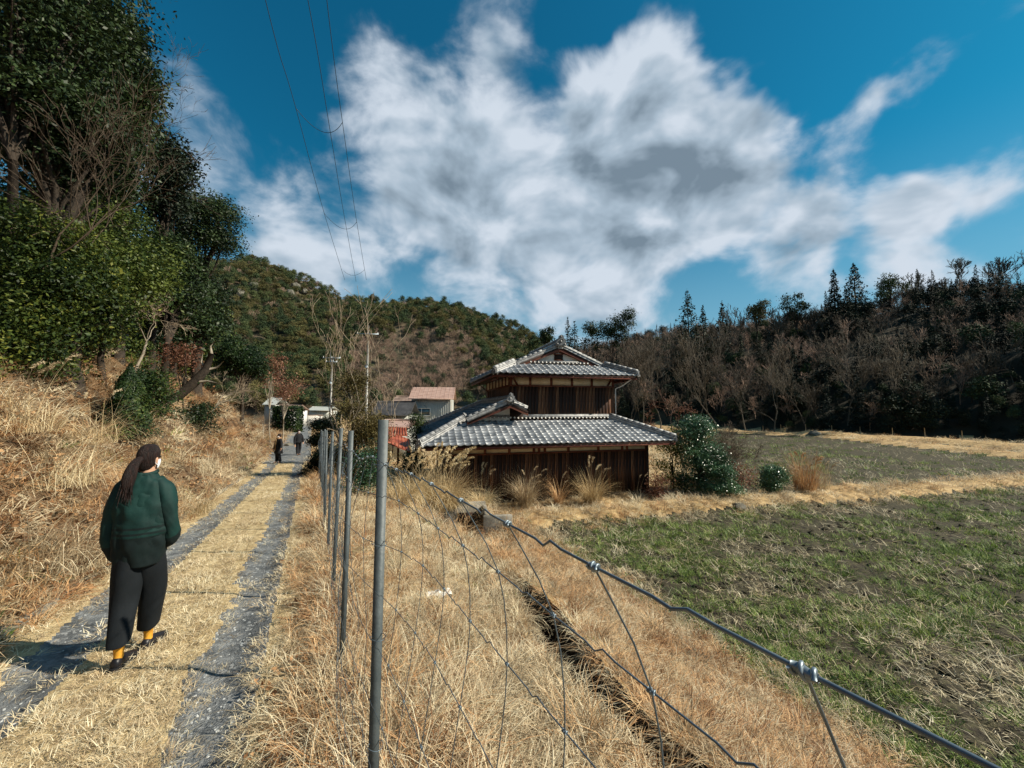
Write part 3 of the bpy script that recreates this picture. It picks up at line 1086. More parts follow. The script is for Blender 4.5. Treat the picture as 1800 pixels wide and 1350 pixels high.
for k in range(2):
    V, q = tmpl_conifer(RNG, 8 + 2 * k, 1.9)
    template('f_dark', mesh_np('tree', V, q), M['far_dark'])


def tmpl_bare(rng, matn, lev=4, h=6):
    out = []
    grow(rng, np.zeros(3), np.array([rng.normal(0, .1), rng.normal(0, .1), 1.0]), h * .33, .09, lev, out, spread=.5, segs=2, nb=(3, 4), up=.16, minr=.018, shrink=.72)
    mb = MB()
    for pts, rad in out:
        mb.tube(pts, rad, 3, cap=False)
    return np.vstack(mb.v), np.vstack(mb.f[4])


for cn, mt in (('f_bare', 'far_twig'), ('f_bare', 'far_twig'), ('f_bare', 'far_brown'), ('f_brown', 'far_brown'), ('f_brown', 'far_brown'), ('f_brown', 'far_twig')):
    V, q = tmpl_bare(RNG, mt)
    template(cn, mesh_np('tree', V, q), M[mt])

o9, V9 = TER[9]
o6, V6 = TER[6]


def fov(V):
    return (np.abs(V[:, 0]) < 1.5 * np.maximum(V[:, 1], 1)).astype(float)


# brown bare wood on the middle of the far hill, evergreen elsewhere
cx = V9[:, 0] / V9[:, 1]
el = (V9[:, 2] - 1.7) / V9[:, 1]
brown = np.exp(-((cx + .26) / .20) ** 2) * np.exp(-((el - .09) / .095) ** 2)
brown = sstep(.30, .55, brown + fbm(V9[:, 0] * .05, V9[:, 1] * .05, 90) * .5)
rock_hole = 1
front9 = (V9[:, 1] < 205) * (V9[:, 0] > -190) * (V9[:, 0] < 80)
scatter('far_hill_evergreens', o9, V9, .115 * (1 - brown * .93) * front9, 'f_green', .55, 1.15, .1, 21, label='evergreen wood covering the far hill behind the village', cat='forest')
scatter('far_hill_bare_wood', o9, V9, (.022 + .20 * brown) * front9, 'f_brown', .55, 1.05, .1, 22, label='leafless brown wood on the middle of the far hill', cat='forest')
r6 = np.hypot(V6[:, 0], V6[:, 1])
lft = sstep(.95, .25, V6[:, 0] / np.maximum(V6[:, 1], 1))
lft = np.clip(1 - (V6[:, 0] / np.maximum(V6[:, 1], 1) - .15) / .75, 0, 1)
m6 = (r6 < 260) * fov(V6)
gate = lambda V: ((.83 * (V[:, 0] - 25) + .557 * (V[:, 1] - 92)) < 85)
scatter('right_hill_bare_wood', o6, V6, (.05 + .10 * lft) * m6 * gate(V6), 'f_bare', .7, 1.2, .15, 23, label='grey leafless wood on the right-hand hill', cat='forest')
scatter('right_hill_evergreens', o6, V6, (.075 - .045 * lft) * m6 * gate(V6), 'f_dark', .55, 1.05, .1, 24, label='dark evergreen wood on the shaded right-hand hill', cat='forest')

undergrow = np.exp(-((.83 * (V6[:, 0] - 25) + .557 * (V6[:, 1] - 92) - 4) / 9) ** 2)
scatter('wood_undergrowth', o6, V6, .35 * undergrow * m6, 'f_dark', .22, .5, .1, 25, label='dark undergrowth along the foot of the right-hand wood', cat='undergrowth')
# ------------------------------------------------------------------ the old house
M['tile'] = mat('tile', [(.09, .10, .112), (.20, .215, .235), (.37, .385, .40)], 3.0, .36, rnd=.35, spec=.75, bump=.15, bscale=30)
M['tile_ridge'] = mat('tile_ridge', [(.11, .115, .12), (.25, .25, .25), (.44, .435, .42)], 5.0, .5, rnd=.3, spec=.5, bump=.3)
M['board'] = mat('board', [(.012, .006, .004), (.038, .016, .009), (.15, .062, .028), (.38, .20, .10)], 2.2, .7, rnd=.22, stretch=(7, 7, .55), bump=.5, bscale=14, contrast=(.34, .78))
M['frame_wood'] = mat('frame_wood', [(.05, .014, .009), (.11, .032, .02), (.16, .06, .035)], 3, .7, rnd=.1)
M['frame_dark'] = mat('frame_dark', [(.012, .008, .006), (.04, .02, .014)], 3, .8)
M['plaster'] = mat('plaster', [(.50, .38, .24), (.66, .54, .38), (.72, .62, .48)], 2.5, .9, bump=.1)
M['plaster_white'] = mat('plaster_white', [(.55, .52, .46), (.74, .71, .66)], 2.5, .9)
M['glass'] = mat('glass', [(.02, .035, .045), (.05, .08, .09)], 2, .08, spec=.8)
M['white_paint'] = mat('white_paint', [(.62, .62, .60), (.78, .78, .76)], 4, .5)
M['metal_pink'] = mat('metal_pink', [(.26, .15, .12), (.42, .28, .23), (.48, .34, .28)], 1.4, .5, stretch=(1, 6, 1))
M['metal_wall'] = mat('metal_wall', [(.33, .34, .31), (.50, .51, .47)], 1.2, .6, stretch=(4, 4, .6))
M['rust_red'] = mat('rust_red', [(.10, .022, .012), (.26, .06, .028), (.38, .13, .07)], 2.2, .55)
M['roof_brown'] = mat('roof_brown', [(.10, .065, .05), (.26, .18, .14), (.36, .27, .22)], 1.5, .7)
M['roof_dark'] = mat('roof_dark', [(.03, .03, .032), (.08, .078, .08)], 1.5, .6)

HB = Vector((-.1, 18.0, CAMZ - 3.95))
PHI = math.radians(14)
house = thing('old_house', HB, 'old two-storey wooden house with grey tiled hip-and-gable roofs beside the field', 'house', rz=PHI)


def HL(u, v, z):
    c, s = math.cos(PHI), math.sin(PHI)
    return Vector((HB.x + u * c - v * s, HB.y + u * s + v * c, HB.z + z))


def make_tile(w=.285, l=.33):
    """pan tile with an S-shaped section, upper face, front lip and a thickness"""
    xs = np.linspace(0, w * .965, 6)
    zs = np.array([.036, .014, .0, .003, .020, .042])
    v = []
    for y, lift in ((0, .058), (l, .0)):
        for x, z in zip(xs, zs):
            v.append((x, y, z + lift))
    for x, z in zip(xs, zs):
        v.append((x, 0, z + .008))
    n = 6
    f = []
    for i in range(n - 1):
        f.append((i, i + 1, n + i + 1, n + i))
        f.append((2 * n + i, 2 * n + i + 1, i + 1, i))
    me = mesh_np('roof_tile', v, np.array(f))
    me.materials.append(M['tile'])
    return me


TILE = make_tile()
TILES = [TILE, make_tile(.285, .335)]


def in_poly(x, y, poly):
    c = False
    n = len(poly)
    for i in range(n):
        x1, y1 = poly[i]
        x2, y2 = poly[i - 1]
        if (y1 > y) != (y2 > y) and x < (x2 - x1) * (y - y1) / (y2 - y1) + x1:
            c = not c
    return c


def slope_frame(o, a_dir, up_dir, rise):
    """o: eave corner (u,v,z); a_dir: unit (u,v) along the eave; up_dir unit (u,v) up the slope; rise per run"""
    a = np.array([a_dir[0], a_dir[1], 0.0])
    b = np.array([up_dir[0], up_dir[1], rise])
    b /= np.linalg.norm(b)
    n = np.cross(a, b)
    if n[2] < 0:
        n = -n
    return np.array(o, dtype=float), a, b, n


def lay_tiles(parent, fr, poly2, individually, pitch=.285, gauge=.262, inset=0.0):
    """fill poly2 (coordinates along the eave, up the slope) with tiles"""
    o, a, b, n = fr
    xs = [p[0] for p in poly2]
    ys = [p[1] for p in poly2]
    out = []
    y = 0.0 - .03
    row = 0
    while y < max(ys):
        x = min(xs) - (.0 if row % 2 == 0 else 0)
        while x < max(xs):
            if in_poly(x + pitch * .5, max(.02, y + .13), poly2):
                out.append((x, y, R.uniform(-.006, .006), R.uniform(-.012, .012)))
            x += pitch
        y += gauge
        row += 1
    flip = np.dot(np.cross(a, b), n) < 0
    tb = np.array([v.co for v in TILE.vertices])
    tf = np.array([list(p.vertices) for p in TILE.polygons])
    rest = out
    if individually:
        out.sort(key=lambda t: t[1])
        mine, rest = out[:300], out[300:]
        for (x, y, dz, tw) in mine:
            ob = bpy.data.objects.new('roof_tile', TILES[0])
            C.objects.link(ob)
            ob.parent = parent
            p = o + a * x + b * y + n * (.03 + dz)
            m = Matrix([[a[0], b[0], n[0], p[0]], [a[1], b[1], n[1], p[1]], [a[2], b[2], n[2], p[2]], [0, 0, 0, 1]])
            ob.matrix_basis = m @ Matrix.Rotation(tw, 4, 'Z')
    if rest:
        mb = MB()
        for (x, y, dz, tw) in rest:
            p = o + a * x + b * y + n * (.03 + dz)
            v = tb.copy()
            v[:, 1] += tw * v[:, 0]
            mb.add(p + v[:, :1] * a + v[:, 1:2] * b + v[:, 2:3] * n, tf if not flip else tf[:, ::-1])
        ob = mb.obj('tile_field', M['tile'], parent)
        tag(ob, kind='stuff')


def deck(parent, fr, poly2, name='roof_deck', m='frame_dark', th=.07):
    o, a, b, n = fr
    mb = MB()
    mb.prism([o + a * x + b * y for x, y in poly2], -n * th)
    return mb.obj(name, M[m], parent)


def ridge(parent, p0, p1, w=.20, h=.20, name='ridge', caps=True, end=None):
    """stacked ridge: flat courses under a row of half-round caps"""
    p0, p1 = np.array(p0, float), np.array(p1, float)
    d = p1 - p0
    Ln = np.linalg.norm(d)
    d /= Ln
    s = np.cross(d, [0, 0, 1.0])
    s /= np.linalg.norm(s)
    n = np.cross(s, d)
    mb = MB()
    k = max(1, int(round(h / .06)))
    for i in range(k):
        ww = w * (1 - .10 * i / k) + (.03 if i % 2 else 0)
        z0, z1 = i * h / k - (.12 if i == 0 else 0), (i + 1) * h / k - .008
        c = [p0 - s * ww / 2 + n * z0, p0 + s * ww / 2 + n * z0, p0 + s * ww / 2 + n * z1, p0 - s * ww / 2 + n * z1]
        mb.prism(c, d * Ln)
    nc = int(Ln / .27)
    th = np.linspace(0, math.pi, 7)
    for i in range(nc):
        q0 = p0 + d * (Ln * i / nc)
        q1 = p0 + d * (Ln * (i + 1) / nc + .02)
        r0, r1 = w * .42, w * .37
        a_ = [q0 + n * (h - .01) + s * math.cos(t) * r0 + n * math.sin(t) * r0 for t in th]
        b_ = [q1 + n * (h - .01) + s * math.cos(t) * r1 + n * math.sin(t) * r1 for t in th]
        mb.loft([a_, b_])
    o = mb.obj(name, M['tile_ridge'], parent)
    return o


def ornament(parent, p, d, sc=1.0, name='ridge_end_tile'):
    """demon-tile end piece: a stepped, rounded plate with a boss and side curls"""
    p = np.array(p, float)
    d = np.array([d[0], d[1], 0.0])
    d /= np.linalg.norm(d)
    s = np.array([-d[1], d[0], 0])
    prof = [(-.22, -.05), (-.26, .06), (-.18, .13), (-.20, .22), (-.12, .26), (-.10, .36), (0, .42), (.10, .36), (.12, .26), (.20, .22), (.18, .13), (.26, .06), (.22, -.05)]
    mb = MB()
    mb.prism([p + s * x * sc + np.array([0, 0, z * sc]) for x, z in prof], d * .09 * sc)
    for (x, z, r) in ((0, .16, .09), (-.17, .03, .06), (.17, .03, .06), (0, .36, .06)):
        c = p + s * x * sc + np.array([0, 0, z * sc])
        mb.tube([c - d * .05 * sc, c + d * .15 * sc], [r * sc, r * sc * .7], 8)
    return mb.obj(name, M['tile_ridge'], parent)


def boards(parent, p0, p1, z0, z1, outn, w=.17, skip=()):
    """vertical cladding boards between two ground points; every board its own piece"""
    p0, p1 = np.array(p0, float), np.array(p1, float)
    d = p1 - p0
    Ln = np.linalg.norm(d)
    d /= Ln
    n = int(round(Ln / w))
    ww = Ln / n
    ang = math.atan2(d[1], d[0])
    meshes = []
    for k in range(3):
        mb = MB()
        mb.box((0, 0, (z1 - z0) / 2), (ww - .014 - .004 * k, .022, z1 - z0))
        me = mb.mesh('board')
        me.materials.append(M['board'])
        meshes.append(me)
    for i in range(n):
        c = p0 + d * (i + .5) * ww
        ob = bpy.data.objects.new('board', meshes[R.randrange(3)])
        C.objects.link(ob)
        ob.parent = parent
        ob.location = (c[0] + outn[0] * (.012 + R.uniform(0, .014)), c[1] + outn[1] * (.012 + R.uniform(0, .014)), z0 + R.uniform(-.02, .0))
        ob.rotation_euler = (0, R.uniform(-.003, .003), ang)
    # battens over the joints, joined
    return meshes


UW, UD = 5.35, 6.0            # upper storey plan
SL = .42
# ---- walls
low = MB()
low.box(((6.3 - 2.9) / 2, (-1.3 + 7.6) / 2, 1.15), (9.16, 8.86, 2.3))
w_low = low.obj('lower_wall', M['frame_dark'], house)
boards(w_low, (-2.9, -1.3), (6.3, -1.3), .12, 1.98, (0, -1))
boards(w_low, (-2.9, 7.6), (-2.9, -1.3), .12, 1.98, (-1, 0), w=.3)
b = MB()
b.box((1.7, -1.31, 2.14), (9.10, .02, .30))
b.obj('plaster_band', M['plaster'], w_low)
b = MB()
b.box((1.7, -1.315, .05), (9.3, .12, .16))
b.obj('sill_beam', M['frame_dark'], w_low)
b = MB()
b.box((1.7, -1.33, 2.005), (9.3, .07, .07))
b.obj('rail', M['frame_wood'], w_low)
for x in (-2.84, -1.4, -.35, .75, .98, 1.25, 2.35, 3.8, 5.0, 5.25, 6.24):
    b = MB()
    b.box((x, -1.335, 2.15), (.11, .05, .33))
    b.obj('post', M['frame_wood'], w_low)
b = MB()
b.box((6.26, -1.35, 1.15), (.13, .10, 2.3))
b.obj('corner_post', M['frame_dark'], w_low)

up = MB()
up.box((UW / 2, UD / 2, 4.02), (UW - .04, UD - .04, 2.85))
w_up = up.obj('upper_wall', M['frame_dark'], house)
boards(w_up, (0, 0), (UW, 0), 2.75, 4.98, (0, -1))
boards(w_up, (0, UD), (0, 0), 2.95, 4.98, (-1, 0))
b = MB()
b.box((UW / 2, -.005, 5.22), (UW - .02, .02, .42))
b.box((-.005, UD / 2, 5.22), (.02, UD - .02, .42))
b.obj('plaster_band', M['plaster'], w_up)
for x in (.05, .98, 2.04, 3.1, 4.15, UW - .05):
    b = MB()
    b.box((x, -.03, 5.22), (.11, .05, .46))
    b.obj('post', M['frame_wood'], w_up)
for y in (.06, .75, 1.5, 2.3, 3.1, 4.0, 4.9, 5.9):
    b = MB()
    b.box((-.03, y, 5.22), (.05, .10, .46))
    b.obj('post', M['frame_wood'], w_up)
for (x0, x1) in ((.10, .36), (UW - .10, UW - .36)):
    b = MB()
    b.tube([(x1, -.045, 5.0), (x0, -.045, 5.42)], .045, 4)
    b.obj('brace', M['frame_wood'], w_up)
b = MB()
b.box((UW / 2, -.03, 4.995), (UW + .02, .07, .07))
b.box((-.03, UD / 2, 4.995), (.07, UD, .065))
b.obj('rail', M['frame_wood'], w_up)
# window in the side wall
wn = MB()
wn.box((-.055, 2.75, 4.40), (.05, .62, .07))
wn.box((-.055, 2.75, 3.78), (.05, .62, .07))
wn.box((-.055, 2.45, 4.09), (.05, .05, .60))
wn.box((-.055, 3.05, 4.09), (.05, .05, .60))
wn.box((-.055, 2.75, 4.09), (.045, .04, .60))
wo = wn.obj('window', M['white_paint'], w_up)
b = MB()
b.box((-.045, 2.75, 4.09), (.02, .58, .58))
b.obj('pane', M['glass'], wo)
# downpipe and gutter bracket at the right corner
b = MB()
b.tube([(UW + .62, -.62, 5.35), (UW + .35, -.25, 5.05), (UW + .06, -.07, 4.9), (UW + .06, -.07, 2.85)], .032, 6)
b.obj('downpipe', M['white_paint'], w_up)
b = MB()
b.tube([(-.78, 4.9, 5.4), (-.4, 4.9, 5.1), (-.08, 5.0, 4.85), (-.08, 5.0, 3.1)], .03, 6)
b.obj('downpipe', M['frame_wood'], w_up)

# ---- lower roof: front slope with hip, left wing slope with gable
ez = 2.45
lowroof = bpy.data.objects.new('lower_roof', None)
C.objects.link(lowroof)
lowroof.parent = house
UL, UR, VE = -4.1, 7.15, -2.3
fs = .40
fr = slope_frame((UL, VE, ez), (1, 0), (0, 1), fs)
k = math.hypot(1, fs)
gv = -.12                                     # plane of the wing's gable wall
ls = .44
zt = ez + fs * 2.25
uL_t = UL + fs * 2.25 / ls                    # hip top on the left
poly = [(0, 0), (UR - UL, 0), (UR - UL - 2.1, 2.25 * k), (uL_t - UL, 2.25 * k)]
deck(lowroof, fr, poly)
lay_tiles(lowroof, fr, poly, True)
# right slope of the skirt roof
fr = slope_frame((UR, VE, ez), (0, 1), (-1, 0), .42)
polyr = [(0, 0), (9.0, 0), (9.0, 2.0), (2.25, 2.0)]
deck(lowroof, fr, polyr)
lay_tiles(lowroof, fr, polyr, False)
# left wing slope
ru, rz_ = -.2, ez + ls * 3.9
kl = math.hypot(1, ls)
BV = 10.3
fr = slope_frame((UL, BV, ez), (0, -1), (1, 0), ls)
hipb = 3.9
verge = BV - (-.95)
cut = fs * 2.25 / ls * kl
polyl = [(0, 0), (BV - VE, 0), (BV - VE - 2.25 * .98 + .0, cut), (verge, cut * 1.0), (verge, 3.9 * kl), (hipb, 3.9 * kl)]
deck(lowroof, fr, polyl)
# widen tiles' order: nearest first by v
lay_tiles(lowroof, fr, polyl, False)
# right stub of the wing gable
fr = slope_frame((.62, -.95, rz_ - ls * .82), (0, 1), (-1, 0), ls)
poly = [(0, 0), (.9, 0), (.9, .82 * kl), (0, .82 * kl)]
deck(lowroof, fr, poly)
lay_tiles(lowroof, fr, poly, False)
# gable wall of the wing
b = MB()
g0 = zt + .02
b.prism([(uL_t + .35, gv, g0 - .1), (.55, gv, g0 - .1), (.55, gv, rz_ - ls * .75 - .1), (ru, gv, rz_ - .12), (uL_t + .35, gv, g0 + .02)], (0, .1, 0))
gw = b.obj('gable_wall', M['plaster_white'], lowroof)
b = MB()
b.box((.28, gv - .02, g0 + .25), (.62, .05, .75))
b.obj('gable_shutter', M['frame_dark'], lowroof)
for (a_, c_) in (((uL_t - .05, -.93, zt - .02), (ru, -.93, rz_ - .10)), ((ru, -.93, rz_ - .10), (.62, -.93, rz_ - ls * .82 - .10))):
    b = MB()
    a_, c_ = np.array(a_), np.array(c_)
    b.prism([a_ + [0, 0, -.11], c_ + [0, 0, -.11], c_, a_], (0, .05, 0))
    b.obj('bargeboard', M['frame_wood'], lowroof)
# ridges of the lower roof
ridge(lowroof, (UL + .05, VE + .05, ez + .06), (uL_t, VE + 2.25, zt + .08), .24, .20, 'hip_ridge')
ridge(lowroof, (uL_t - .05, -.80, zt + .10), (ru, -.80, rz_ + .10), .20, .09, 'verge_ridge')
ridge(lowroof, (UR - .05, VE + .05, ez + .06), (UR - 2.1, VE + 2.25, zt + .08), .24, .20, 'hip_ridge')
ridge(lowroof, (ru, -.95, rz_ + .02), (ru, BV - hipb, rz_ + .02), .22, .26, 'top_ridge')
ridge(lowroof, (UL + .05, BV - .05, ez + .06), (ru, BV - hipb, rz_ + .06), .24, .18, 'hip_ridge')
ridge(lowroof, (.58, -.80, rz_ - ls * .78 + .08), (ru, -.80, rz_ + .08), .2, .08, 'verge_ridge')
ornament(lowroof, (ru, -1.0, rz_ + .10), (0, -1), .85)
ornament(lowroof, (UL + .02, VE + .02, ez + .02), (-1, -1), .75)
ornament(lowroof, (uL_t - .1, VE + 2.1, zt + .16), (-1, -1), .55)
ornament(lowroof, (UR - .02, VE + .02, ez + .02), (1, -1), .6)
# flashing ridge against the upper wall, with a row of round end caps
b = MB()
b.box(((uL_t + 1.0 + UW) / 2 - .1, -.09, zt + .20), (UW - uL_t - .9, .14, .10))
b.box(((uL_t + 1.0 + UW) / 2 - .1, -.07, zt + .27), (UW - uL_t - .9, .10, .05))
b.obj('wall_ridge', M['tile_ridge'], lowroof)
mcap = MB()
mcap.tube([(0, .05, 0), (0, -.04, 0)], .048, 8)
mcap_me = mcap.mesh('end_cap')
mcap_me.materials.append(M['plaster_white'])
x = uL_t + 1.1
while x < UW - .05:
    ob = new_obj('end_cap', mcap_me, lowroof)
    ob.location = (x, -.15, zt + .15)
    x += .19
# eaves: fascia and rafters
for (p, sz, rz) in (((1.62, VE + .03, ez - .10), (11.0, .05, .10), 0), ((UL + .03, 3.3, ez - .10), (.05, 11.2, .10), 0), ((UR - .03, 1.9, ez - .10), (.05, 8.3, .10), 0)):
    b = MB()
    b.box(p, sz)
    b.obj('fascia', M['frame_wood'], lowroof)
mr = MB()
mr.prism([(0, 0, 0), (.05, 0, 0), (.05, 0, .08), (0, 0, .08)], (0, 1.0, fs * 1.0))
mrm = mr.mesh('rafter')
mrm.materials.append(M['frame_wood'])
for i in range(24):
    ob = new_obj('rafter', mrm, lowroof)
    ob.location = (UL + .5 + i * .45, VE + .06, ez - .16)

# ---- upper roof (hip and gable, ridge running back)
uez = 5.48
uproof = bpy.data.objects.new('upper_roof', None)
C.objects.link(uproof)
uproof.parent = house
EL, ER, EV, EB = -.9, 6.25, -.75, 6.75
mid = (EL + ER) / 2
run = (ER - EL) / 2
rz2 = uez + SL * run
gvu = .72
kk = math.hypot(1, SL)
q = gvu - EV                                  # run up to the gable plane
# front skirt
fr = slope_frame((EL, EV, uez), (1, 0), (0, 1), SL)
poly = [(0, 0), (ER - EL, 0), (ER - EL - q, q * kk), (q, q * kk)]
deck(uproof, fr, poly)
lay_tiles(uproof, fr, poly, True)
fv = .40                                      # verge of the upper gable
qv = fv - EV
fr = slope_frame((EL, EB, uez), (0, -1), (1, 0), SL)
LL = EB - EV
polyl = [(0, 0), (LL, 0), (LL - qv, qv * kk), (LL - qv, run * kk), (q + .3, run * kk), (q, q * kk)]
deck(uproof, fr, polyl)
lay_tiles(uproof, fr, polyl, False)
fr = slope_frame((ER, EV, uez), (0, 1), (-1, 0), SL)
polyr = [(0, 0), (LL, 0), (LL - q, q * kk), (LL - q, run * kk), (qv, run * kk), (qv, qv * kk)]
deck(uproof, fr, polyr)
lay_tiles(uproof, fr, polyr, False)
fr = slope_frame((ER, EB, uez), (-1, 0), (0, -1), SL)
poly = [(0, 0), (ER - EL, 0), (ER - EL - q, q * kk), (q, q * kk)]
deck(uproof, fr, poly)
lay_tiles(uproof, fr, poly, False)
zg = uez + SL * q
b = MB()
b.prism([(EL + q + .1, gvu - .1, zg), (ER - q - .1, gvu - .1, zg), (mid, gvu - .1, rz2 - .12)], (0, .1, 0))
b.obj('gable_wall', M['plaster_white'], uproof)
b = MB()
b.box((mid, EB - q, (zg + rz2) / 2 - .1), (3.2, .08, .4))
b.obj('gable_wall', M['plaster_white'], uproof)
b = MB()
b.box((mid - .02, gvu - .13, zg + .38), (.44, .06, .26))
vent = b.obj('vent', M['frame_dark'], uproof)
b = MB()
b.box((mid - .02, gvu - .17, zg + .53), (.52, .04, .04))
b.box((mid - .02, gvu - .17, zg + .235), (.52, .04, .04))
b.obj('vent_frame', M['frame_wood'], vent)
zv = uez + SL * qv
for sgn in (-1, 1):
    a_ = np.array((mid + sgn * (run - qv + .1), fv + .02, zv - .10))
    c_ = np.array((mid, fv + .02, rz2 - .09))
    b = MB()
    b.prism([a_ + [0, 0, -.12], c_ + [0, 0, -.12], c_, a_], (0, .06, 0))
    b.obj('bargeboard', M['frame_wood'], uproof)
    a2 = np.array((mid + sgn * (run - q), gvu - .16, zg - .02))
    c2 = np.array((mid, gvu - .16, rz2 - .20))
    b = MB()
    b.prism([a2 + [0, 0, -.02], c2 + [0, 0, -.06], c2 + [0, 0, .04], a2 + [0, 0, .04]], (0, .05, 0))
    b.obj('bargeboard', M['frame_wood'], uproof)
    ridge(uproof, (mid + sgn * (run - qv), fv + .12, zv + .06), (mid + sgn * .1, fv + .12, rz2 + .02), .22, .10, 'verge_ridge')
    ridge(uproof, (mid + sgn * (run - .05), EV + .05, uez + .06), (mid + sgn * (run - qv - .05), fv + .05, zv + .09), .25, .20, 'hip_ridge')
    ornament(uproof, (mid + sgn * (run - .0), EV, uez + .02), (sgn, -1), .62)
    ornament(uproof, (mid + sgn * (run - qv), fv + .0, zv + .12), (sgn * .4, -1), .45)
    ridge(uproof, (mid + sgn * (run - .05), EB - .05, uez + .06), (mid + sgn * (run - q), EB - q, zg + .09), .25, .18, 'hip_ridge')
ridge(uproof, (mid, fv - .02, rz2 + .03), (mid, EB - q, rz2 + .03), .26, .34, 'top_ridge')
ornament(uproof, (mid, fv - .08, rz2 + .10), (0, -1), 1.15)
ornament(uproof, (mid, EB - q, rz2 + .10), (0, 1), 1.0)
b = MB()
b.box((mid, gvu - .20, zg + .13), (3.3, .14, .10))
b.obj('wall_ridge', M['tile_ridge'], uproof)
x = mid - 1.5
while x < mid + 1.55:
    ob = new_obj('end_cap', mcap_me, uproof)
    ob.location = (x, gvu - .27, zg + .11)
    x += .2
for (p, sz) in (((mid, EV + .03, uez - .10), (ER - EL - .1, .05, .10)), ((EL + .03, 3.0, uez - .10), (.05, 7.4, .10)), ((ER - .03, 3.0, uez - .10), (.05, 7.4, .10))):
    b = MB()
    b.box(p, sz)
    b.obj('fascia', M['frame_wood'], uproof)
for i in range(15):
    ob = new_obj('rafter', mrm, uproof)
    ob.location = (EL + .4 + i * .45, EV + .06, uez - .17)
for sx in (EL + .2, ER - .25):
    b = MB()
    b.tube([(sx, -.5, uez - .2), (sx, 1.2, uez - .2)], .05, 4)
    b.obj('purlin', M['frame_wood'], uproof)

# ------------------------------------------------------------------ wire fence along the lane


def fence_pt(Z):
    """foot of the fence line in plan; Z is the distance ahead"""
    if Z < 1.41:
        x = Z * (532 - 900) / F + 187.5 / F * 1.0
    else:
        x = Z * (555.5 - 900) / F + .226
    return np.array([x, Z])


topz = lambda Z: CAMZ - .135 - .034 * Z if Z < 1.41 else CAMZ - .135 - .034 * 1.41 - .060 * (Z - 1.41)
ROWS = [0, .135, .295, .47, .65, .83, 1.01, 1.19, 1.36]
fence = thing('wire_fence', (fence_pt(1.41)[0], 1.41, hz(*fence_pt(1.41))), 'galvanised wire mesh fence on steel posts running along the lane', 'fence')
fo = np.array(fence.location)
POSTZ = [-.30, 1.41, 2.80, 4.15, 5.6, 6.95, 8.4, 9.9, 11.4, 12.9, 14.4, 15.9]
for i, Z in enumerate(POSTZ):
    p = fence_pt(Z)
    zb = hz(p[0], p[1]) if Z > .5 else 0.05
    zt_ = W(667, 738, 1.41).z if i == 1 else topz(Z) + .10 + R.uniform(-.04, .05)
    lx, ly = {3: (.05, .0), 5: (-.03, .02)}.get(i, (R.uniform(-.03, .03), R.uniform(-.02, .02)) if i > 1 else (.018, 0))
    mb = MB()
    hgt = zt_ - zb + .4
    # channel section: web and two flanges
    a = .33 if i == 1 else R.uniform(.2, .6)
    mb.box((0, 0, 0), (.032, .004, hgt), rz=a)
    for s_ in (-1, 1):
        mb.box((math.cos(a) * .016 * s_ - math.sin(a) * .008, math.sin(a) * .016 * s_ + math.cos(a) * .008, 0), (.004, .018, hgt), rz=a)
    po = mb.obj('fence_post', M['steel_post'], fence)
    po.location = Vector((p[0] + lx / 2, p[1] + ly / 2 + .012, zb - .4 + hgt / 2)) - Vector(fo)
    po.rotation_euler = (-ly / hgt, lx / hgt, 0)
dirn = fence_pt(1.2) - fence_pt(0)
dirn /= np.linalg.norm(dirn)
nrm = np.array([dirn[1], -dirn[0]])
BULG = [0, .072, .090, .068, .036, .012, -.01, -.03, -.03]


def mesh_pt(Z, row):
    """a point of the mesh; it bellies out between the posts"""
    p = fence_pt(Z)
    j = max(i for i, q_ in enumerate(POSTZ) if q_ <= Z + 1e-6)
    j = min(j, len(POSTZ) - 2)
    f = (Z - POSTZ[j]) / (POSTZ[j + 1] - POSTZ[j])
    env = (1 - (2 * f - 1) ** 6) if j == 0 else (1 - (2 * f - 1) ** 2)
    amp = 1.0 if j == 0 else (-.75 + .55 * math.sin(j * 2.3 + row * .9))
    bl = BULG[min(row, 8)] * env * amp
    if j > 0 and row >= 5:
        bl = -.06 * env * (.6 + .4 * math.sin(j * 1.7))
    sag = (.03 * env if row == 0 and j > 0 else 0)
    z = topz(Z) - ROWS[row] - sag + (.010 * math.sin(Z * 9 + row * 2.1) * min(1, max(0, Z - .5)))
    return np.array([p[0] + nrm[0] * bl, p[1] + nrm[1] * bl, z])


stayZ = []
z_ = 1.274 + .151 * 1
base = .218
k = -1
Zs = [base + .151 * k for k in range(-3, 8)]
Z = 1.50
while Z < 14.4:
    Zs.append(Z)
    Z += .151
stayZ = Zs
for row in range(len(ROWS)):
    pts = []
    rr_ = .0015 if row == 0 else .0011
    for i, Z in enumerate(Zs):
        p = mesh_pt(max(Z, -.29), row)
        pts.append(p)
        if i < len(Zs) - 1:
            p2 = mesh_pt(max(Zs[i + 1], -.29), row)
            # crimp half way between the knots
            am = .0045 * (1 if (i + row) % 3 else .6)
            m = (p + p2) / 2
            pts.append(p + (p2 - p) * .30 + np.array([0, 0, .001]))
            pts.append(p + (p2 - p) * .42 + np.array([0, 0, am]))
            pts.append(m + np.array([0, 0, -am]))
            pts.append(p + (p2 - p) * .60 + np.array([0, 0, -am * .2]))
    mb = MB()
    mb.tube(np.array(pts) - fo, rr_, 6)
    mb.obj('line_wire', M['wire'], fence, True)
knot = MB()
th = np.linspace(0, 4 * math.pi, 22)
knot.tube(np.stack([np.linspace(-.0065, .0065, 22), .0036 * np.cos(th), .0036 * np.sin(th)], 1), .0015, 6)
knot.tube([(-.007, 0, 0), (-.003, .001, 0), (.003, -.001, 0), (.007, 0, 0)], [.0026, .0032, .0032, .0026], 7)
knot_me = knot.mesh('wire_knot', True)
knot_me.materials.append(M['steel'])
nk = 0
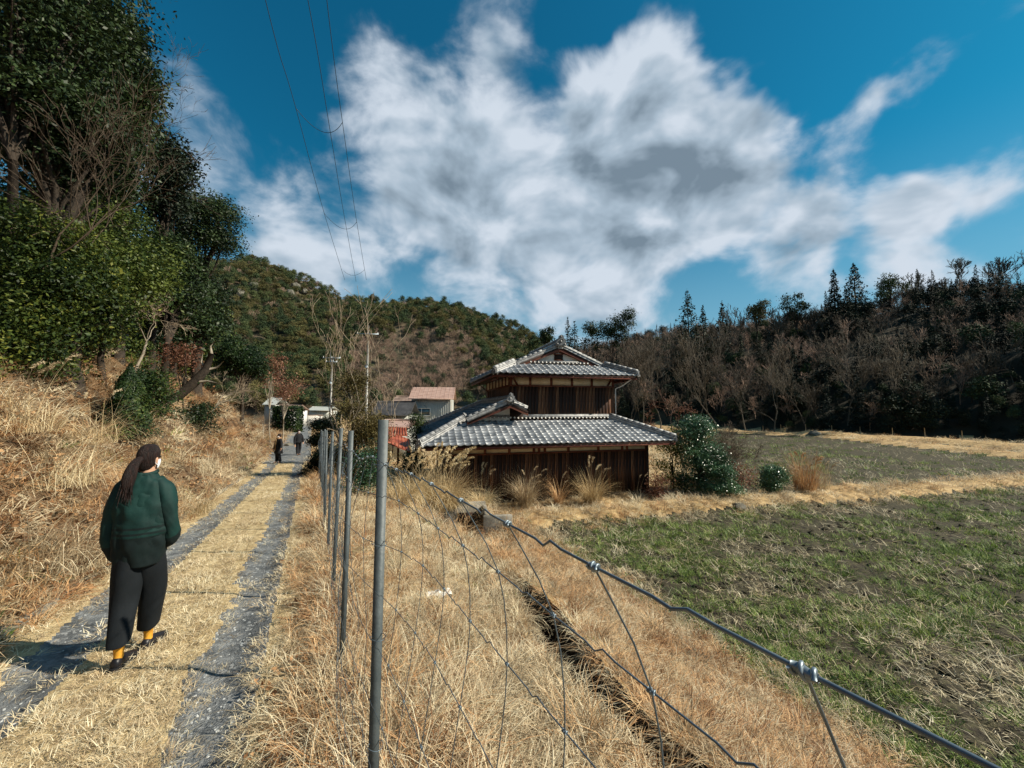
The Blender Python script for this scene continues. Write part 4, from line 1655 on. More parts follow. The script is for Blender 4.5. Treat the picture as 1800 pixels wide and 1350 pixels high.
for i, Z in enumerate(Zs):
    pts = [mesh_pt(max(Z, -.29), r_) for r_ in range(len(ROWS))]
    P = np.array(pts)
    # smooth the stay
    out = []
    for a_ in range(len(P) - 1):
        p0, p1, p2, p3 = P[max(a_ - 1, 0)], P[a_], P[a_ + 1], P[min(a_ + 2, len(P) - 1)]
        for u in (0, .33, .66):
            out.append(.5 * ((2 * p1) + (-p0 + p2) * u + (2 * p0 - 5 * p1 + 4 * p2 - p3) * u * u + (-p0 + 3 * p1 - 3 * p2 + p3) * u ** 3))
    out.append(P[-1])
    mb = MB()
    mb.tube(np.array(out) - fo, .00105, 5)
    mb.obj('stay_wire', M['wire'], fence, True)
    if Z < 3.0:
        for r_ in range(6 if Z < 1.4 else 3):
            ob = new_obj('wire_knot', knot_me, fence)
            ob.location = Vector(P[r_] - fo)
            ob.rotation_euler = (0, 0, math.atan2(dirn[1], dirn[0]))
            s_ = .95 if r_ == 0 else .68
            ob.scale = (s_, s_, s_)
# binding wires that hold the mesh to the main post
for zz in (.02, .30, .62, .98):
    p = np.array([fence_pt(1.41)[0] + .018, 1.405, topz(1.41) - zz])
    thh = np.linspace(0, 2 * math.pi, 14)
    mb = MB()
    mb.tube(p - fo + np.stack([.027 * np.cos(thh), .022 * np.sin(thh), .004 * np.sin(thh * 2)], 1), .0012, 5)
    mb.obj('tie_wire', M['wire'], fence, True)

# ------------------------------------------------------------------ people
M['skin'] = mat('skin', [(.42, .24, .16), (.52, .31, .21)], 3, .55)
M['hair'] = mat('hair', [(.004, .0025, .002), (.012, .006, .005), (.035, .013, .009)], 7, .6, stretch=(9, 9, .6), spec=.3, bump=.6, bscale=20)
M['jacket'] = mat('jacket', [(.002, .013, .012), (.003, .026, .023), (.005, .036, .031)], 4, .75, bump=.35, bscale=5)
M['jacket_dark'] = mat('jacket_dark', [(.002, .007, .008), (.003, .012, .012)], 6, .8)
M['trouser'] = mat('trouser', [(.002, .004, .006), (.005, .008, .011)], 8, .85, bump=.3, bscale=6)
M['black_cloth'] = mat('black_cloth', [(.006, .007, .009), (.014, .015, .018)], 6, .85, bump=.3, bscale=8)
M['charcoal'] = mat('charcoal', [(.018, .022, .026), (.035, .042, .046)], 6, .85, bump=.3, bscale=8)
M['sock'] = mat('sock', [(.55, .24, .02), (.72, .36, .04)], 30, .85)
M['shoe'] = mat('shoe', [(.006, .006, .008), (.016, .016, .02)], 6, .4)
M['mask'] = mat('mask', [(.72, .74, .76), (.82, .82, .82)], 5, .8)
M['scarf'] = mat('scarf', [(.16, .09, .04), (.34, .22, .11)], 9, .9)
M['eye'] = mat('eye', [(.01, .008, .006), (.03, .02, .015)], 5, .2)


def skin_mesh(name, joints, edges, m, parent, sub=1, root=0):
    me = bpy.data.meshes.new(name)
    me.from_pydata([j[0] for j in joints], edges, [])
    o = new_obj(name, me, parent, m)
    md = o.modifiers.new('skin', 'SKIN')
    md.use_smooth_shade = True
    for i, j in enumerate(joints):
        sv = me.skin_vertices[0].data[i]
        r_ = j[1]
        sv.radius = r_ if isinstance(r_, tuple) else (r_, r_)
    me.skin_vertices[0].data[root].use_root = True
    sb = o.modifiers.new('sub', 'SUBSURF')
    sb.levels = sb.render_levels = sub
    return o


def ell(c, rx, ry, n=20, rot=0.0, wob=0.0, ph=0.0, fr=7, sq=1.0, tilt=(0, 0)):
    th = np.linspace(0, 2 * math.pi, n, endpoint=False)
    w = 1 + wob * np.sin(th * fr + ph)
    cx_ = np.sign(np.cos(th)) * np.abs(np.cos(th)) ** sq * rx * w
    cy_ = np.sign(np.sin(th)) * np.abs(np.sin(th)) ** sq * ry * w
    x = cx_ * math.cos(rot) - cy_ * math.sin(rot)
    y = cx_ * math.sin(rot) + cy_ * math.cos(rot)
    return np.stack([c[0] + x, c[1] + y, c[2] + x * tilt[0] + y * tilt[1]], 1)


def refine(o, lv=1, thick=0):
    if thick:
        s_ = o.modifiers.new('thick', 'SOLIDIFY')
        s_.thickness = thick
        s_.offset = 0
    m_ = o.modifiers.new('sub', 'SUBSURF')
    m_.levels = m_.render_levels = lv
    for p in o.data.polygons:
        p.use_smooth = True
    return o


def body(t, H, arms, feet, m, head_turn=0.0, hip=.52, sub=2, headxy=(0, 0)):
    """continuous body; arms: two lists shoulder->elbow->wrist; feet: two (knee, ankle, toe)"""
    k = H / 1.62
    hx, hy = headxy
    ct, st = math.cos(head_turn), math.sin(head_turn)
    J = [((0, 0, hip * H), (.15 * k, .11 * k)), ((0, 0, .64 * H), (.12 * k, .09 * k)), ((hx * .4, hy * .4, .76 * H), (.15 * k, .10 * k)), ((hx * .7, hy * .7, .825 * H), (.07 * k, .07 * k)),
         ((hx * .9, hy * .9, .86 * H), .048 * k), ((hx, hy, .905 * H), (.068 * k, .078 * k)), ((hx, hy, .95 * H), (.074 * k, .088 * k)), ((hx, hy, .985 * H), (.05 * k, .06 * k)),
         ((hx - st * .088 * k, hy + ct * .088 * k, .915 * H), .012 * k)]
    E = [(0, 1), (1, 2), (2, 3), (3, 4), (4, 5), (5, 6), (6, 7), (5, 8)]
    for side, arm in zip((-1, 1), arms):
        i0 = len(J)
        J.append(((side * .13 * k + hx * .6, hy * .5, .80 * H), .055 * k))
        E.append((3, i0))
        prev = i0
        for q_, r_ in zip(arm, (.05, .042, .028)):
            J.append((q_, r_ * k))
            E.append((prev, len(J) - 1))
            prev = len(J) - 1
        # palm and five fingers
        wv = Vector(arm[-1])
        el_ = Vector(arm[-2])
        dd = (wv - el_).normalized()
        sd = dd.cross(Vector((0, 1, 0)))
        sd = sd.normalized() if sd.length > .1 else Vector((1, 0, 0))
        pc = wv + dd * .05 * k
        J.append((tuple(pc), (.032 * k, .016 * k)))
        E.append((prev, len(J) - 1))
        pi = len(J) - 1
        for fi, (off, ln) in enumerate(((-.027, .052), (-.009, .062), (.009, .068), (.027, .060))):
            a_ = pc + sd * off * k + dd * .032 * k
            b_ = a_ + dd * ln * .55 * k + Vector((0, .008, 0))
            c_ = b_ + dd * ln * .4 * k + Vector((0, .020, 0))
            n0 = len(J)
            J += [(tuple(a_), .0085 * k), (tuple(b_), .008 * k), (tuple(c_), .006 * k)]
            E += [(pi, n0), (n0, n0 + 1), (n0 + 1, n0 + 2)]
        a_ = pc + sd * (-.034) * k
        n0 = len(J)
        J += [(tuple(a_), .011 * k), (tuple(a_ + sd * -.02 * k + dd * .035 * k), .009 * k)]
        E += [(pi, n0), (n0, n0 + 1)]
    for side, leg in zip((-1, 1), feet):
        i0 = len(J)
        J.append(((side * .09 * k, 0, (hip - .04) * H), .085 * k))
        E.append((0, i0))
        prev = i0
        for q_, r_ in zip(leg, (.058, .032, .018)):
            J.append((q_, r_ * k))
            E.append((prev, len(J) - 1))
            prev = len(J) - 1
    return skin_mesh('body', J, E, m, t, sub)


def shoe_part(t, ank, toe, k=1.0):
    a, b_ = Vector(ank), Vector(toe)
    d = b_ - a
    d.z = 0
    ang = math.atan2(d.y, d.x)
    heel = a - d.normalized() * .055 * k
    rings = []
    for f_, w, h in ((0, .03, .055), (.12, .037, .075), (.35, .038, .078), (.6, .043, .052), (.85, .042, .040), (1.0, .022, .026)):
        c_ = heel + d.normalized() * (.25 * k * f_)
        zb = b_.z - .03 * k
        zb = zb + (a.z - .095 * k - zb) * (1 - f_)
        th = np.linspace(0, 2 * math.pi, 12, endpoint=False)
        s_ = Vector((-math.sin(ang), math.cos(ang), 0))
        rings.append([np.array(c_ + s_ * math.cos(x) * w * k) * [1, 1, 0] + np.array([0, 0, zb + max(0, (math.sin(x) * .5 + .5)) * h * k]) for x in th])
    mb = MB()
    mb.loft(rings)
    o = mb.obj('shoe', M['shoe'], t)
    return refine(o, 1)


def sole_part(t, shoe_o, ank, toe, k=1.0):
    a, b_ = Vector(ank), Vector(toe)
    d = (b_ - a)
    d.z = 0
    d.normalize()
    s_ = Vector((-d.y, d.x, 0))
    heel = a - d * .062 * k
    prof = [(0, .026), (.06, .036), (.12, .036), (.18, .044), (.23, .038), (.262, .018)]
    zb = b_.z - .035 * k
    za = a.z - .10 * k
    up_, dn = [], []
    loop = [(x, w) for x, w in prof] + [(x, -w) for x, w in prof[::-1]]
    pts = [heel + d * x * k + s_ * w * k for x, w in loop]
    pts = [Vector((p.x, p.y, za + (zb - za) * min(1, x / .25))) for p, (x, w) in zip(pts, loop)]
    mb = MB()
    mb.prism(pts, (0, 0, .024 * k))
    return mb.obj('sole', M['black_cloth'], shoe_o)


def person_near():
    gl = hit(205, 1176)
    gr = hit(262, 1137)
    c = (gl + gr) / 2
    fwd = Vector((-RS, RC, 0))
    rz = math.atan2(fwd.y, fwd.x) - math.pi / 2 - math.radians(6)
    t = thing('person', (c.x, c.y, min(gl.z, gr.z)), 'person in an oversized dark green jacket with a ponytail walking away on the lane', 'person', rz=rz)
    k = 1.0
    H = 1.60
    t.scale = (.80, .84, 1.02)
    inv = Matrix.Rotation(-rz, 3, 'Z')
    fl = inv @ (gl - Vector(t.location))
    fr_ = inv @ (gr - Vector(t.location))
    # left foot behind (heel lifted a little), right foot ahead
    al = Vector((-.10, -.14, .125))
    ar = Vector((.10, .17, .110))
    al = Vector((fl.x + .0, fl.y - .03, fl.z + .12))
    ar = Vector((fr_.x, fr_.y + .02, fr_.z + .105))
    tl = al + Vector((.02, .15, -.085))
    tr = ar + Vector((.04, .16, -.075))
    kl = Vector(((al.x - .08) / 2 - .02, al.y * .35 + .05, .47))
    kr = Vector(((ar.x + .08) / 2 + .02, ar.y * .6 + .04, .48))
    la = [(-.215, -.02, 1.07), (-.21, .03, .86), (-.17, .06, .80)]
    ra = [(.22, -.03, 1.08), (.21, .04, .90), (.14, .07, .86)]
    ht = -math.radians(27)
    body(t, H, (la, ra), ((tuple(kl), tuple(al), tuple(al + Vector((0, .015, -.03)))), (tuple(kr), tuple(ar), tuple(ar + Vector((0, .015, -.03))))), M['skin'], head_turn=ht, headxy=(.02, .03))
    # jacket body
    zs0 = [.70, .76, .80, .87, .95, 1.03, 1.11, 1.18, 1.25, 1.31, 1.355, 1.385, 1.40]
    rx0 = [.165, .182, .198, .210, .218, .220, .217, .212, .198, .160, .108, .078, .072]
    ry0 = [.125, .138, .150, .158, .162, .158, .150, .142, .128, .108, .09, .078, .074]
    zs = [.70, .71, .735, .77, .83, .87, .91, .925, .928, .940, .943, .965, .968, .980, .983, 1.005, 1.008, 1.02, 1.023, 1.07, 1.11, 1.15, 1.18, 1.22, 1.25, 1.28, 1.31, 1.335, 1.355, 1.385, 1.40]
    rx = np.interp(zs, zs0, rx0)
    ry = np.interp(zs, zs0, ry0)
    rings = [ell((.005 + .010 * math.sin(z * 14), .008, z), a, b_, 32, wob=.035 if z < 1.2 else .01, ph=z * 5, fr=6, sq=.9, tilt=(.05 if z < .8 else 0, 0)) for i, (z, a, b_) in enumerate(zip(zs, rx, ry))]
    mb = MB()
    mb.loft(rings, cap=False)
    jk = refine(mb.obj('jacket', M['jacket'], t), 1, .01)
    jk.data.materials.append(M['jacket_dark'])  # darker colour for the lower part and two stripes
    for p_ in jk.data.polygons:
        zc = p_.center.z
        if zc < .927 or .942 < zc < .966 or .982 < zc < 1.006:
            p_.material_index = 1
    mb = MB()
    0 and mb.loft([ell((r_[:, 0].mean(), r_[:, 1].mean(), r_[0, 2]), a_ + .007, b_ + .007, 32, wob=.03, ph=i * .45, fr=6, sq=.9) for i, (r_, a_, b_) in enumerate(zip(rings[:5], rx, ry))], cap=False)
    tx = bpy.data.textures.new('folds', 'CLOUDS')
    tx.noise_scale = .11
    dm = jk.modifiers.new('folds', 'DISPLACE')
    dm.texture = tx
    dm.strength = .05
    # sleeves
    for sgn, pth, rad in ((-1, [(-.11, .01, 1.325), (-.165, 0, 1.27), (-.215, -.015, 1.13), (-.235, -.01, .99), (-.235, .02, .87), (-.215, .05, .78), (-.195, .07, .745)], [.060, .078, .082, .078, .074, .062, .045]),
                          (1, [(.11, .01, 1.325), (.165, 0, 1.27), (.215, -.025, 1.14), (.240, -.04, 1.01), (.245, .0, .92), (.215, .06, .86), (.18, .09, .84)], [.060, .078, .084, .082, .080, .068, .05])):
        mb = MB()
        P = np.array(pth)
        mb.tube(P, rad, 16)
        sv = mb.obj('sleeve', M['jacket'], t, True)
        sv.data.materials.append(M['jacket_dark'])  # lower sleeve in the darker colour
        for p_ in sv.data.polygons:
            if p_.center.z < .90:
                p_.material_index = 1
        m_ = sv.modifiers.new('sub', 'SUBSURF')
        m_.levels = m_.render_levels = 2
        dm = sv.modifiers.new('folds', 'DISPLACE')
        dm.texture = tx
        dm.strength = .04
    mb = MB()
    mb.tube([(math.cos(a) * .073 + .012, math.sin(a) * .078 + .02, 1.395 + .012 * math.sin(a)) for a in np.linspace(0, 2 * math.pi, 18)], .017, 8)
    mb.obj('collar', M['jacket'], jk, True)
    # wide cropped trousers, each leg a tapering tube
    for nm, ank, kn, hx_, wob in (('l', al, kl, -.085, .5), ('r', ar, kr, .085, 1.7)):
        rg = []
        top = Vector((hx_ * .8, .0, .84))
        tb = Vector((ank.x, ank.y - .01, ank.z + .065))
        for i, f_ in enumerate(np.linspace(0, 1, 9)):
            c_ = top.lerp(Vector((kn.x, kn.y - .02, kn.z)), f_ / .5) if f_ <= .5 else Vector((kn.x, kn.y - .02, kn.z)).lerp(tb, (f_ - .5) / .5)
            r1 = np.interp(f_, [0, .2, .5, .85, 1], [.105, .122, .108, .088, .082])
            rg.append(ell(c_, r1, r1 * 1.02, 20, wob=.05, ph=i * .5 + wob, fr=4, tilt=(0, .25 * f_)))
        mb = MB()
        mb.loft(rg[::-1], cap=False)
        refine(mb.obj('trouser_leg', M['trouser'], t), 2, .008)
    mb = MB()
    mb.loft([ell((0, .0, .72), .15, .125, 24), ell((0, 0, .80), .16, .13, 24), ell((0, 0, .92), .15, .125, 24)])
    refine(mb.obj('trouser_seat', M['trouser'], t), 1)
    for ank, toe in ((al, tl), (ar, tr)):
        mb = MB()
        mb.tube([ank + Vector((0, 0, -.075)), ank + Vector((0, 0, -.02)), ank + Vector((0, -.005, .09))], [.036, .035, .045], 12)
        mb.obj('sock', M['sock'], t, True)
        so_ = shoe_part(t, ank, toe, 1.18)
        sole_part(t, so_, ank, toe, 1.18)
    # hair: cap, and a ponytail falling over the left shoulder blade
    ct, st = math.cos(ht), math.sin(ht)
    hc = np.array([.02, .03, 0])
    rg = []
    for z, a_, b_, off in ((1.405, .040, .035, -.045), (1.44, .066, .058, -.035), (1.475, .079, .080, -.022), (1.515, .086, .098, -.012), (1.555, .084, .098, -.006), (1.59, .068, .080, -.004), (1.612, .042, .050, 0), (1.618, .012, .014, 0)):
        rg.append(ell((hc[0] - st * off, hc[1] + ct * off, z), a_, b_, 20, rot=ht, wob=.012, ph=z * 40, fr=9))
    mb = MB()
    mb.loft(rg)
    hr = refine(mb.obj('hair', M['hair'], t), 2)
    pb = np.array([.0, -.075, 1.50])
    P = np.array([pb + [.0, .03, .01], pb + [-.02, -.035, .0], pb + [-.035, -.07, -.06], pb + [-.045, -.09, -.12], pb + [-.05, -.105, -.18], pb + [-.052, -.11, -.235], pb + [-.052, -.11, -.275]])
    mb = MB()
    mb.tube(P, [.022, .034, .048, .055, .048, .030, .008], 12)
    pt = refine(mb.obj('ponytail', M['hair'], t), 2)
    for i in range(70):
        o_ = RNG.normal(0, .022, 3)
        mb_ = P[1:] + o_ * np.linspace(.3, 1.2, 6)[:, None]
        if i == 0:
            str_ = MB()
        str_.tube(mb_, [.004, .006, .006, .005, .003, .001], 4)
    so_ = str_.obj('loose_strands', M['hair'], pt, True)
    # ear and mask on the side turned to the right
    ear = hc + np.array([ct * .081 + st * .01, st * .081 + ct * .01, 1.485])
    mb = MB()
    mb.loft([ell(ear + [0, 0, z], a_, b_, 10, rot=ht) for z, a_, b_ in ((-.03, .006, .008), (-.015, .012, .013), (.005, .015, .018), (.022, .013, .018), (.032, .004, .008))])
    refine(mb.obj('ear', M['skin'], t), 1)
    fd = np.array([-st, ct, 0])
    sd = np.array([ct, st, 0])
    rows = []
    for z, bulge in ((1.425, .070), (1.45, .088), (1.475, .100), (1.495, .092)):
        rows.append([hc + sd * math.sin(a_) * .074 + fd * (math.cos(a_) * bulge + .0) + np.array([0, 0, z]) for a_ in np.linspace(-1.35, 1.35, 11)])
    mb = MB()
    r_ = np.array(rows)
    n_, m__ = r_.shape[:2]
    qd = [(i * m__ + j, i * m__ + j + 1, (i + 1) * m__ + j + 1, (i + 1) * m__ + j) for i in range(n_ - 1) for j in range(m__ - 1)]
    mb.add(r_.reshape(-1, 3), qd)
    mk = refine(mb.obj('mask', M['mask'], t), 1, .003)
    for s_ in (-1, 1):
        mb = MB()
        e0 = hc + sd * .074 * s_ + fd * .03 + np.array([0, 0, 1.49])
        e1 = hc + sd * .083 * s_ - fd * .012 + np.array([0, 0, 1.50])
        e2 = hc + sd * .074 * s_ + fd * .03 + np.array([0, 0, 1.44])
        mb.tube([e0, e1, e1 + [0, 0, -.03], e2], .0022, 5)
        mb.obj('ear_loop', M['mask'], mk, True)
        mb = MB()
        ec = hc + sd * .030 * s_ + fd * .080 + np.array([0, 0, 1.512])
        mb.loft([ell(ec + [0, 0, z], a_, a_, 8) for z, a_ in ((-.009, .003), (-.004, .010), (.004, .010), (.009, .003))])
        refine(mb.obj('eye', M['eye'], t), 1)
    return t


def person_far(px, py, H, label, face, coat_m, coat_len, leg_m, arms, scarf=False, hood=False, stride=.05, shoes_white=False, flare=1.0):
    g = hit(px, py)
    t = thing('person', g, label, 'person', rz=face)
    k = H / 1.62
    al, ar = Vector((-.075, -stride, .10)), Vector((.075, stride, .10))
    tl, tr = al + Vector((-.02, .14, -.07)), ar + Vector((.02, .14, -.07))
    kl, kr = Vector((-.085, .03, .46)), Vector((.085, .04, .46))
    body(t, H, arms, ((tuple(kl), tuple(al), tuple(tl)), (tuple(kr), tuple(ar), tuple(tr))), M['skin'], sub=1)
    zs = [coat_len, coat_len + .12, .80, .95, 1.10, 1.24, 1.33, 1.38]
    rx = [.25 * flare, .24 * flare, .215, .20, .20, .195, .14, .075]
    ry = [.17 * flare, .17 * flare, .155, .14, .14, .13, .10, .075]
    zs = [z * k for z in zs]
    mb = MB()
    mb.loft([ell((0, 0, z), a_ * k, b_ * k, 20, wob=.05 if i < 4 else .01, ph=i * .4, fr=6) for i, (z, a_, b_) in enumerate(zip(zs, rx, ry))], cap=False)
    ct_ = refine(mb.obj('coat', M[coat_m], t), 1, .012)
    for sgn, arm in zip((-1, 1), arms):
        mb = MB()
        a0 = np.array([sgn * .12 * k, 0, 1.31 * k])
        e, w_ = np.array(arm[1]), np.array(arm[2])
        s0 = np.array(arm[0])
        mb.tube([a0, s0 * .5 + a0 * .5, s0, (s0 + e) / 2, e, e + (w_ - e) * .85], [.07 * k, .078 * k, .075 * k, .068 * k, .062 * k, .055 * k], 10)
        mb.obj('sleeve', M[coat_m], t, True)
    for ank, kn, s_ in ((al, kl, -1), (ar, kr, 1)):
        mb = MB()
        mb.tube([Vector((s_ * .08, 0, .84 * k)), kn, ank + Vector((0, -.01, -.01))], [.10 * k, .088 * k, .075 * k], 12)
        mb.obj('trouser_leg', M[leg_m], t, True)
    for ank, toe in ((al, tl), (ar, tr)):
        s_ = shoe_part(t, ank, toe)
        if shoes_white:
            s_.data.materials[0] = M['white_paint']
    z0 = .905 * H
    rg = [ell((0, -.012 - (.02 if i < 2 else 0), z), a_ * k, b_ * k, 16, wob=.02, ph=i, fr=7) for i, (z, a_, b_) in enumerate(((z0 - .05, .085, .06), (z0, .098, .075), (z0 + .05, .102, .098), (z0 + .09, .095, .100), (z0 + .13, .070, .078), (z0 + .155, .02, .02)))]
    mb = MB()
    mb.loft(rg)
    refine(mb.obj('hair', M['hair'], t), 1)
    rows = []
    for z, bl in ((z0 - .055, .062), (z0 - .03, .098), (z0 - .005, .112), (z0 + .015, .102)):
        rows.append([np.array([math.sin(a_) * .078, math.cos(a_) * bl, z]) for a_ in np.linspace(-1.2, 1.2, 9)])
    r_ = np.array(rows)
    mb = MB()
    mb.add(r_.reshape(-1, 3), [(i * 9 + j, i * 9 + j + 1, (i + 1) * 9 + j + 1, (i + 1) * 9 + j) for i in range(3) for j in range(8)])
    refine(mb.obj('mask', M['mask'], t), 1, .004)
    for s_ in (-1, 1):
        mb = MB()
        ec = np.array([.03 * s_, .092, z0 + .030])
        mb.loft([ell(ec + [0, 0, z], a_, a_, 8) for z, a_ in ((-.009, .003), (-.004, .010), (.004, .010), (.009, .003))])
        mb.obj('eye', M['eye'], t, True)
    if scarf:
        mb = MB()
        mb.tube([(math.cos(a_) * .09, math.sin(a_) * .09, 1.33 * k + .02 * math.sin(a_)) for a_ in np.linspace(0, 6.28, 14)], .038, 8)
        mb.loft([ell((.035, .165 + d_, z), .045, .014, 10, wob=.05) for z, d_ in ((1.32 * k, -.03), (1.15 * k, .0), (.95 * k, .01), (.70 * k, .02))])
        mb.obj('scarf', M['scarf'], t, True)
    if hood:
        mb = MB()
        mb.loft([ell((0, -.07 - .02 * i, 1.26 * k + .05 * i), .09 + .015 * i, .05 + .012 * i, 14) for i in range(3)] + [ell((0, -.06, 1.42 * k), .075, .04, 14)])
        refine(mb.obj('hood', M[coat_m], t), 1)
    return t


person_near()
person_far(489, 814, 1.58, 'person in a dark coat with a long brown scarf and white mask on the lane', math.pi - .48, 'black_cloth', .52, 'black_cloth',
           ([(-.25, .02, 1.12), (-.33, .06, .92), (-.40, .12, .80)], [(.25, .0, 1.10), (.29, .03, .90), (.31, .08, .72)]), scarf=True, flare=1.12)
person_far(524, 800, 1.66, 'person in a black hooded jacket and black trousers turned towards the fence', math.pi + .95, 'black_cloth', .78, 'black_cloth',
           ([(-.24, .0, 1.12), (-.26, .05, .92), (-.22, .14, .82)], [(.24, .0, 1.10), (.27, .03, .88), (.26, .08, .68)]), hood=True, shoes_white=False, flare=.95)
# ------------------------------------------------------------------ culvert, kerb, scraps


def culvert():
    # concrete head where the ditch dives under the yard
    c = Vector(CULV)
    t = thing('culvert', c, 'weathered concrete culvert box at the end of the ditch before the house', 'culvert', rz=math.radians(8))
    top = -1.70 - c.z
    bot = top - 1.25
    m = (top + bot) / 2
    hh = top - bot
    for (pp, sz, nm) in (((-.05, .95, m + .05), (1.75, .14, hh + .1), 'back_wall'), ((-.86, .38, m + .02), (.14, 1.0, hh), 'side_wall'), ((.78, .42, m), (.14, .92, hh), 'side_wall'),
                         ((1.15, -.12, m - .10), (.95, .16, hh), 'wing_wall'), ((-1.05, -.18, m - .12), (.55, .14, hh), 'wing_wall')):
        mb = MB()
        mb.box(pp, sz)
        o = mb.obj(nm, M['concrete'], t)
        bv = o.modifiers.new('edge', 'BEVEL')
        bv.width = .018
    mb = MB()
    mb.box((-.03, .38, bot + .3), (1.5, .95, .05))
    mb.obj('floor', M['mud'], t)
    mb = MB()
    mb.box((.28, .865, m - .12), (.85, .05, hh * .8))  # dark panel painted as the shade inside the pipe mouth, no hole behind
    mb.obj('pipe_mouth_shade', M['frame_dark'], t)
    return t


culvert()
# low concrete kerb on the left edge of the lane
mb = MB()
for i in range(26):
    ta, tb = -1 + i * .92, -1 + (i + 1) * .92 - .012
    for (D0, D1) in ((-2.34, -2.25),):
        P = []
        for tt in (ta, tb):
            for dd in (D0, D1):
                x, y = XYof(tt, dd)
                P.append((x, y, -0.059 * tt - .05 + (0 if tt < 18 else .0)))
        v = [P[0], P[1], P[3], P[2]]
        mb.prism(v, (0, 0, .115 + R.uniform(-.01, .01)))
kb = mb.obj('kerb', M['concrete'], None)
tag(kb, kind='structure')

# scraps of white sheet lying in the grass
M['white_scrap'] = mat('white_scrap', [(.55, .52, .47), (.78, .76, .72)], 6, .6)
for (px, py, s, rz_, lab) in ((770, 1058, .10, .4, 'crumpled white scrap lying in the dry grass below the fence'),):
    p = hit(px, py)
    bm = bmesh.new()
    bmesh.ops.create_grid(bm, x_segments=8, y_segments=5, size=1)
    for v in bm.verts:
        v.co = Vector((v.co.x * s * 1.5, v.co.y * s * .7, R.uniform(0, .055) + .07))
    me = bpy.data.meshes.new('scrap')
    bm.to_mesh(me)
    bm.free()
    o = new_obj('plastic_scrap', me, None, M['white_scrap'])
    o.location = p
    o.rotation_euler = (0, .1, rz_)
    tag(o, lab, 'litter')

# ------------------------------------------------------------------ clumps of tall dry grass


def clump(name, px, py, label, n, h, spread, plumes=0, ph=1.6, matn='straw_pale', lean=.35, curl=1.1, width=.011, seed=1, group=None, cat='grass clump', Y=None, pm='straw'):
    rng = np.random.default_rng(seed)
    p = hit(px, py)
    t = thing(name, p, label, cat, group=group)
    V, q = blades(rng, n, h, spread, width, lean=lean, curl=curl, segs=5, hvar=.65)
    me = mesh_np('blades', V, q)
    new_obj('blades', me, t, M[matn])
    if plumes:
        for i in range(plumes):
            a = rng.uniform(0, 6.28)
            b0 = np.array([math.cos(a), math.sin(a), 0]) * spread * rng.uniform(.1, .9)
            H = ph * rng.uniform(.75, 1.15)
            dr = np.array([.9, .1, 0]) * rng.uniform(.02, .28) + np.array([math.cos(a), math.sin(a), 0]) * .16
            pts = [b0 + np.array([0, 0, H * f]) + dr * H * f ** 2.4 for f in np.linspace(0, 1, 6)]
            mb = MB()
            mb.tube(pts, np.array([.006, .006, .005, .004, .003, .002]) * max(.3, ph / 1.6), 3, cap=False)
            st_ = mb.obj('stem', M['dead_stem'], t)
            m_ = 90
            s0 = np.array(pts[-1])
            dd = (np.array(pts[-1]) - pts[-2])
            dd /= np.linalg.norm(dd)
            droop = np.array([dr[0], dr[1], 0])
            droop = droop / (np.linalg.norm(droop) + 1e-6)
            f = rng.uniform(0, 1, m_)
            L_ = .36 * ph / 1.6
            P = s0 + np.outer(f, dd) * L_ + np.outer(f ** 2, droop * .45 + [0, 0, -.75]) * L_ * .6 + rng.normal(0, .016 * ph / 1.6, (m_, 3))
            V2, q2 = leafquads(rng, P, rng.normal(0, 1, (m_, 3)), .075 * ph / 1.6, .18, .4)
            new_obj('plume', mesh_np('plume', V2, q2), st_, M[pm])
    return t


gr = 'clumps of dry pampas-like grass before the house'
clump('pampas_clump', 775, 893, 'largest pampas-like grass clump with brown plumes at the left corner of the house', 1700, 1.15, .55, 34, 1.75, seed=2, matn='straw_bright', cat='grass clump', pm='straw_bright', width=.016)
clump('pampas_clump', 735, 885, 'plumed dry grass clump just left of the largest clump', 800, .95, .4, 12, 1.45, seed=12, matn='straw_bright', pm='straw_bright', width=.014)
clump('pampas_clump', 700, 885, 'thin plumed dry grass between the fence post and the largest clump', 500, .8, .4, 9, 1.3, seed=13, matn='straw_bright', pm='straw_bright', width=.014)
clump('pampas_clump', 848, 893, 'dry grass clump with two tall plumes next to the culvert', 700, .85, .30, 5, 1.7, seed=3, width=.014, matn='straw_bright')
clump('pampas_clump', 925, 893, 'pointed bundle of orange dry stalks in front of the middle of the wall', 650, 1.2, .26, 7, 1.3, seed=4, width=.016, lean=.22, curl=.9, matn='straw')
clump('pampas_clump', 982, 888, 'small thin spike of dry stalks before the boarded wall', 260, .95, .16, 3, 1.1, seed=5, width=.014, lean=.2, curl=.9, matn='straw_red')
clump('pampas_clump', 1040, 888, 'tall dry grass clump with one curved plume before the right part of the wall', 650, 1.15, .28, 5, 1.7, seed=6, width=.016, lean=.25, curl=1.0, matn='straw_bright')
clump('pampas_clump', 1120, 880, 'low sprawling dry stalks at the right corner of the house', 200, .5, .35, 2, .9, seed=7, lean=.8, curl=.6)
clump('reed_clump', 1416, 862, 'reddish upright reeds on the levee beside the small dark bush', 420, 1.35, .42, 14, 1.35, seed=8, lean=.10, curl=.25, matn='straw_red', width=.014, pm='straw_red')
clump('reed_clump', 1445, 858, 'thinner pale reeds right of the reddish reeds', 160, 1.0, .35, 6, 1.1, seed=9, lean=.15, curl=.3, matn='straw', width=.012)
clump('feathery_grass', 1027, 985, 'single feathery pale grass plume standing by the top wire', 30, .28, .04, 3, .42, seed=10, width=.004)
clump('feathery_grass', 868, 1115, 'short pale feathery plume in the grass below the mesh', 40, .25, .05, 3, .36, seed=11, width=.004)
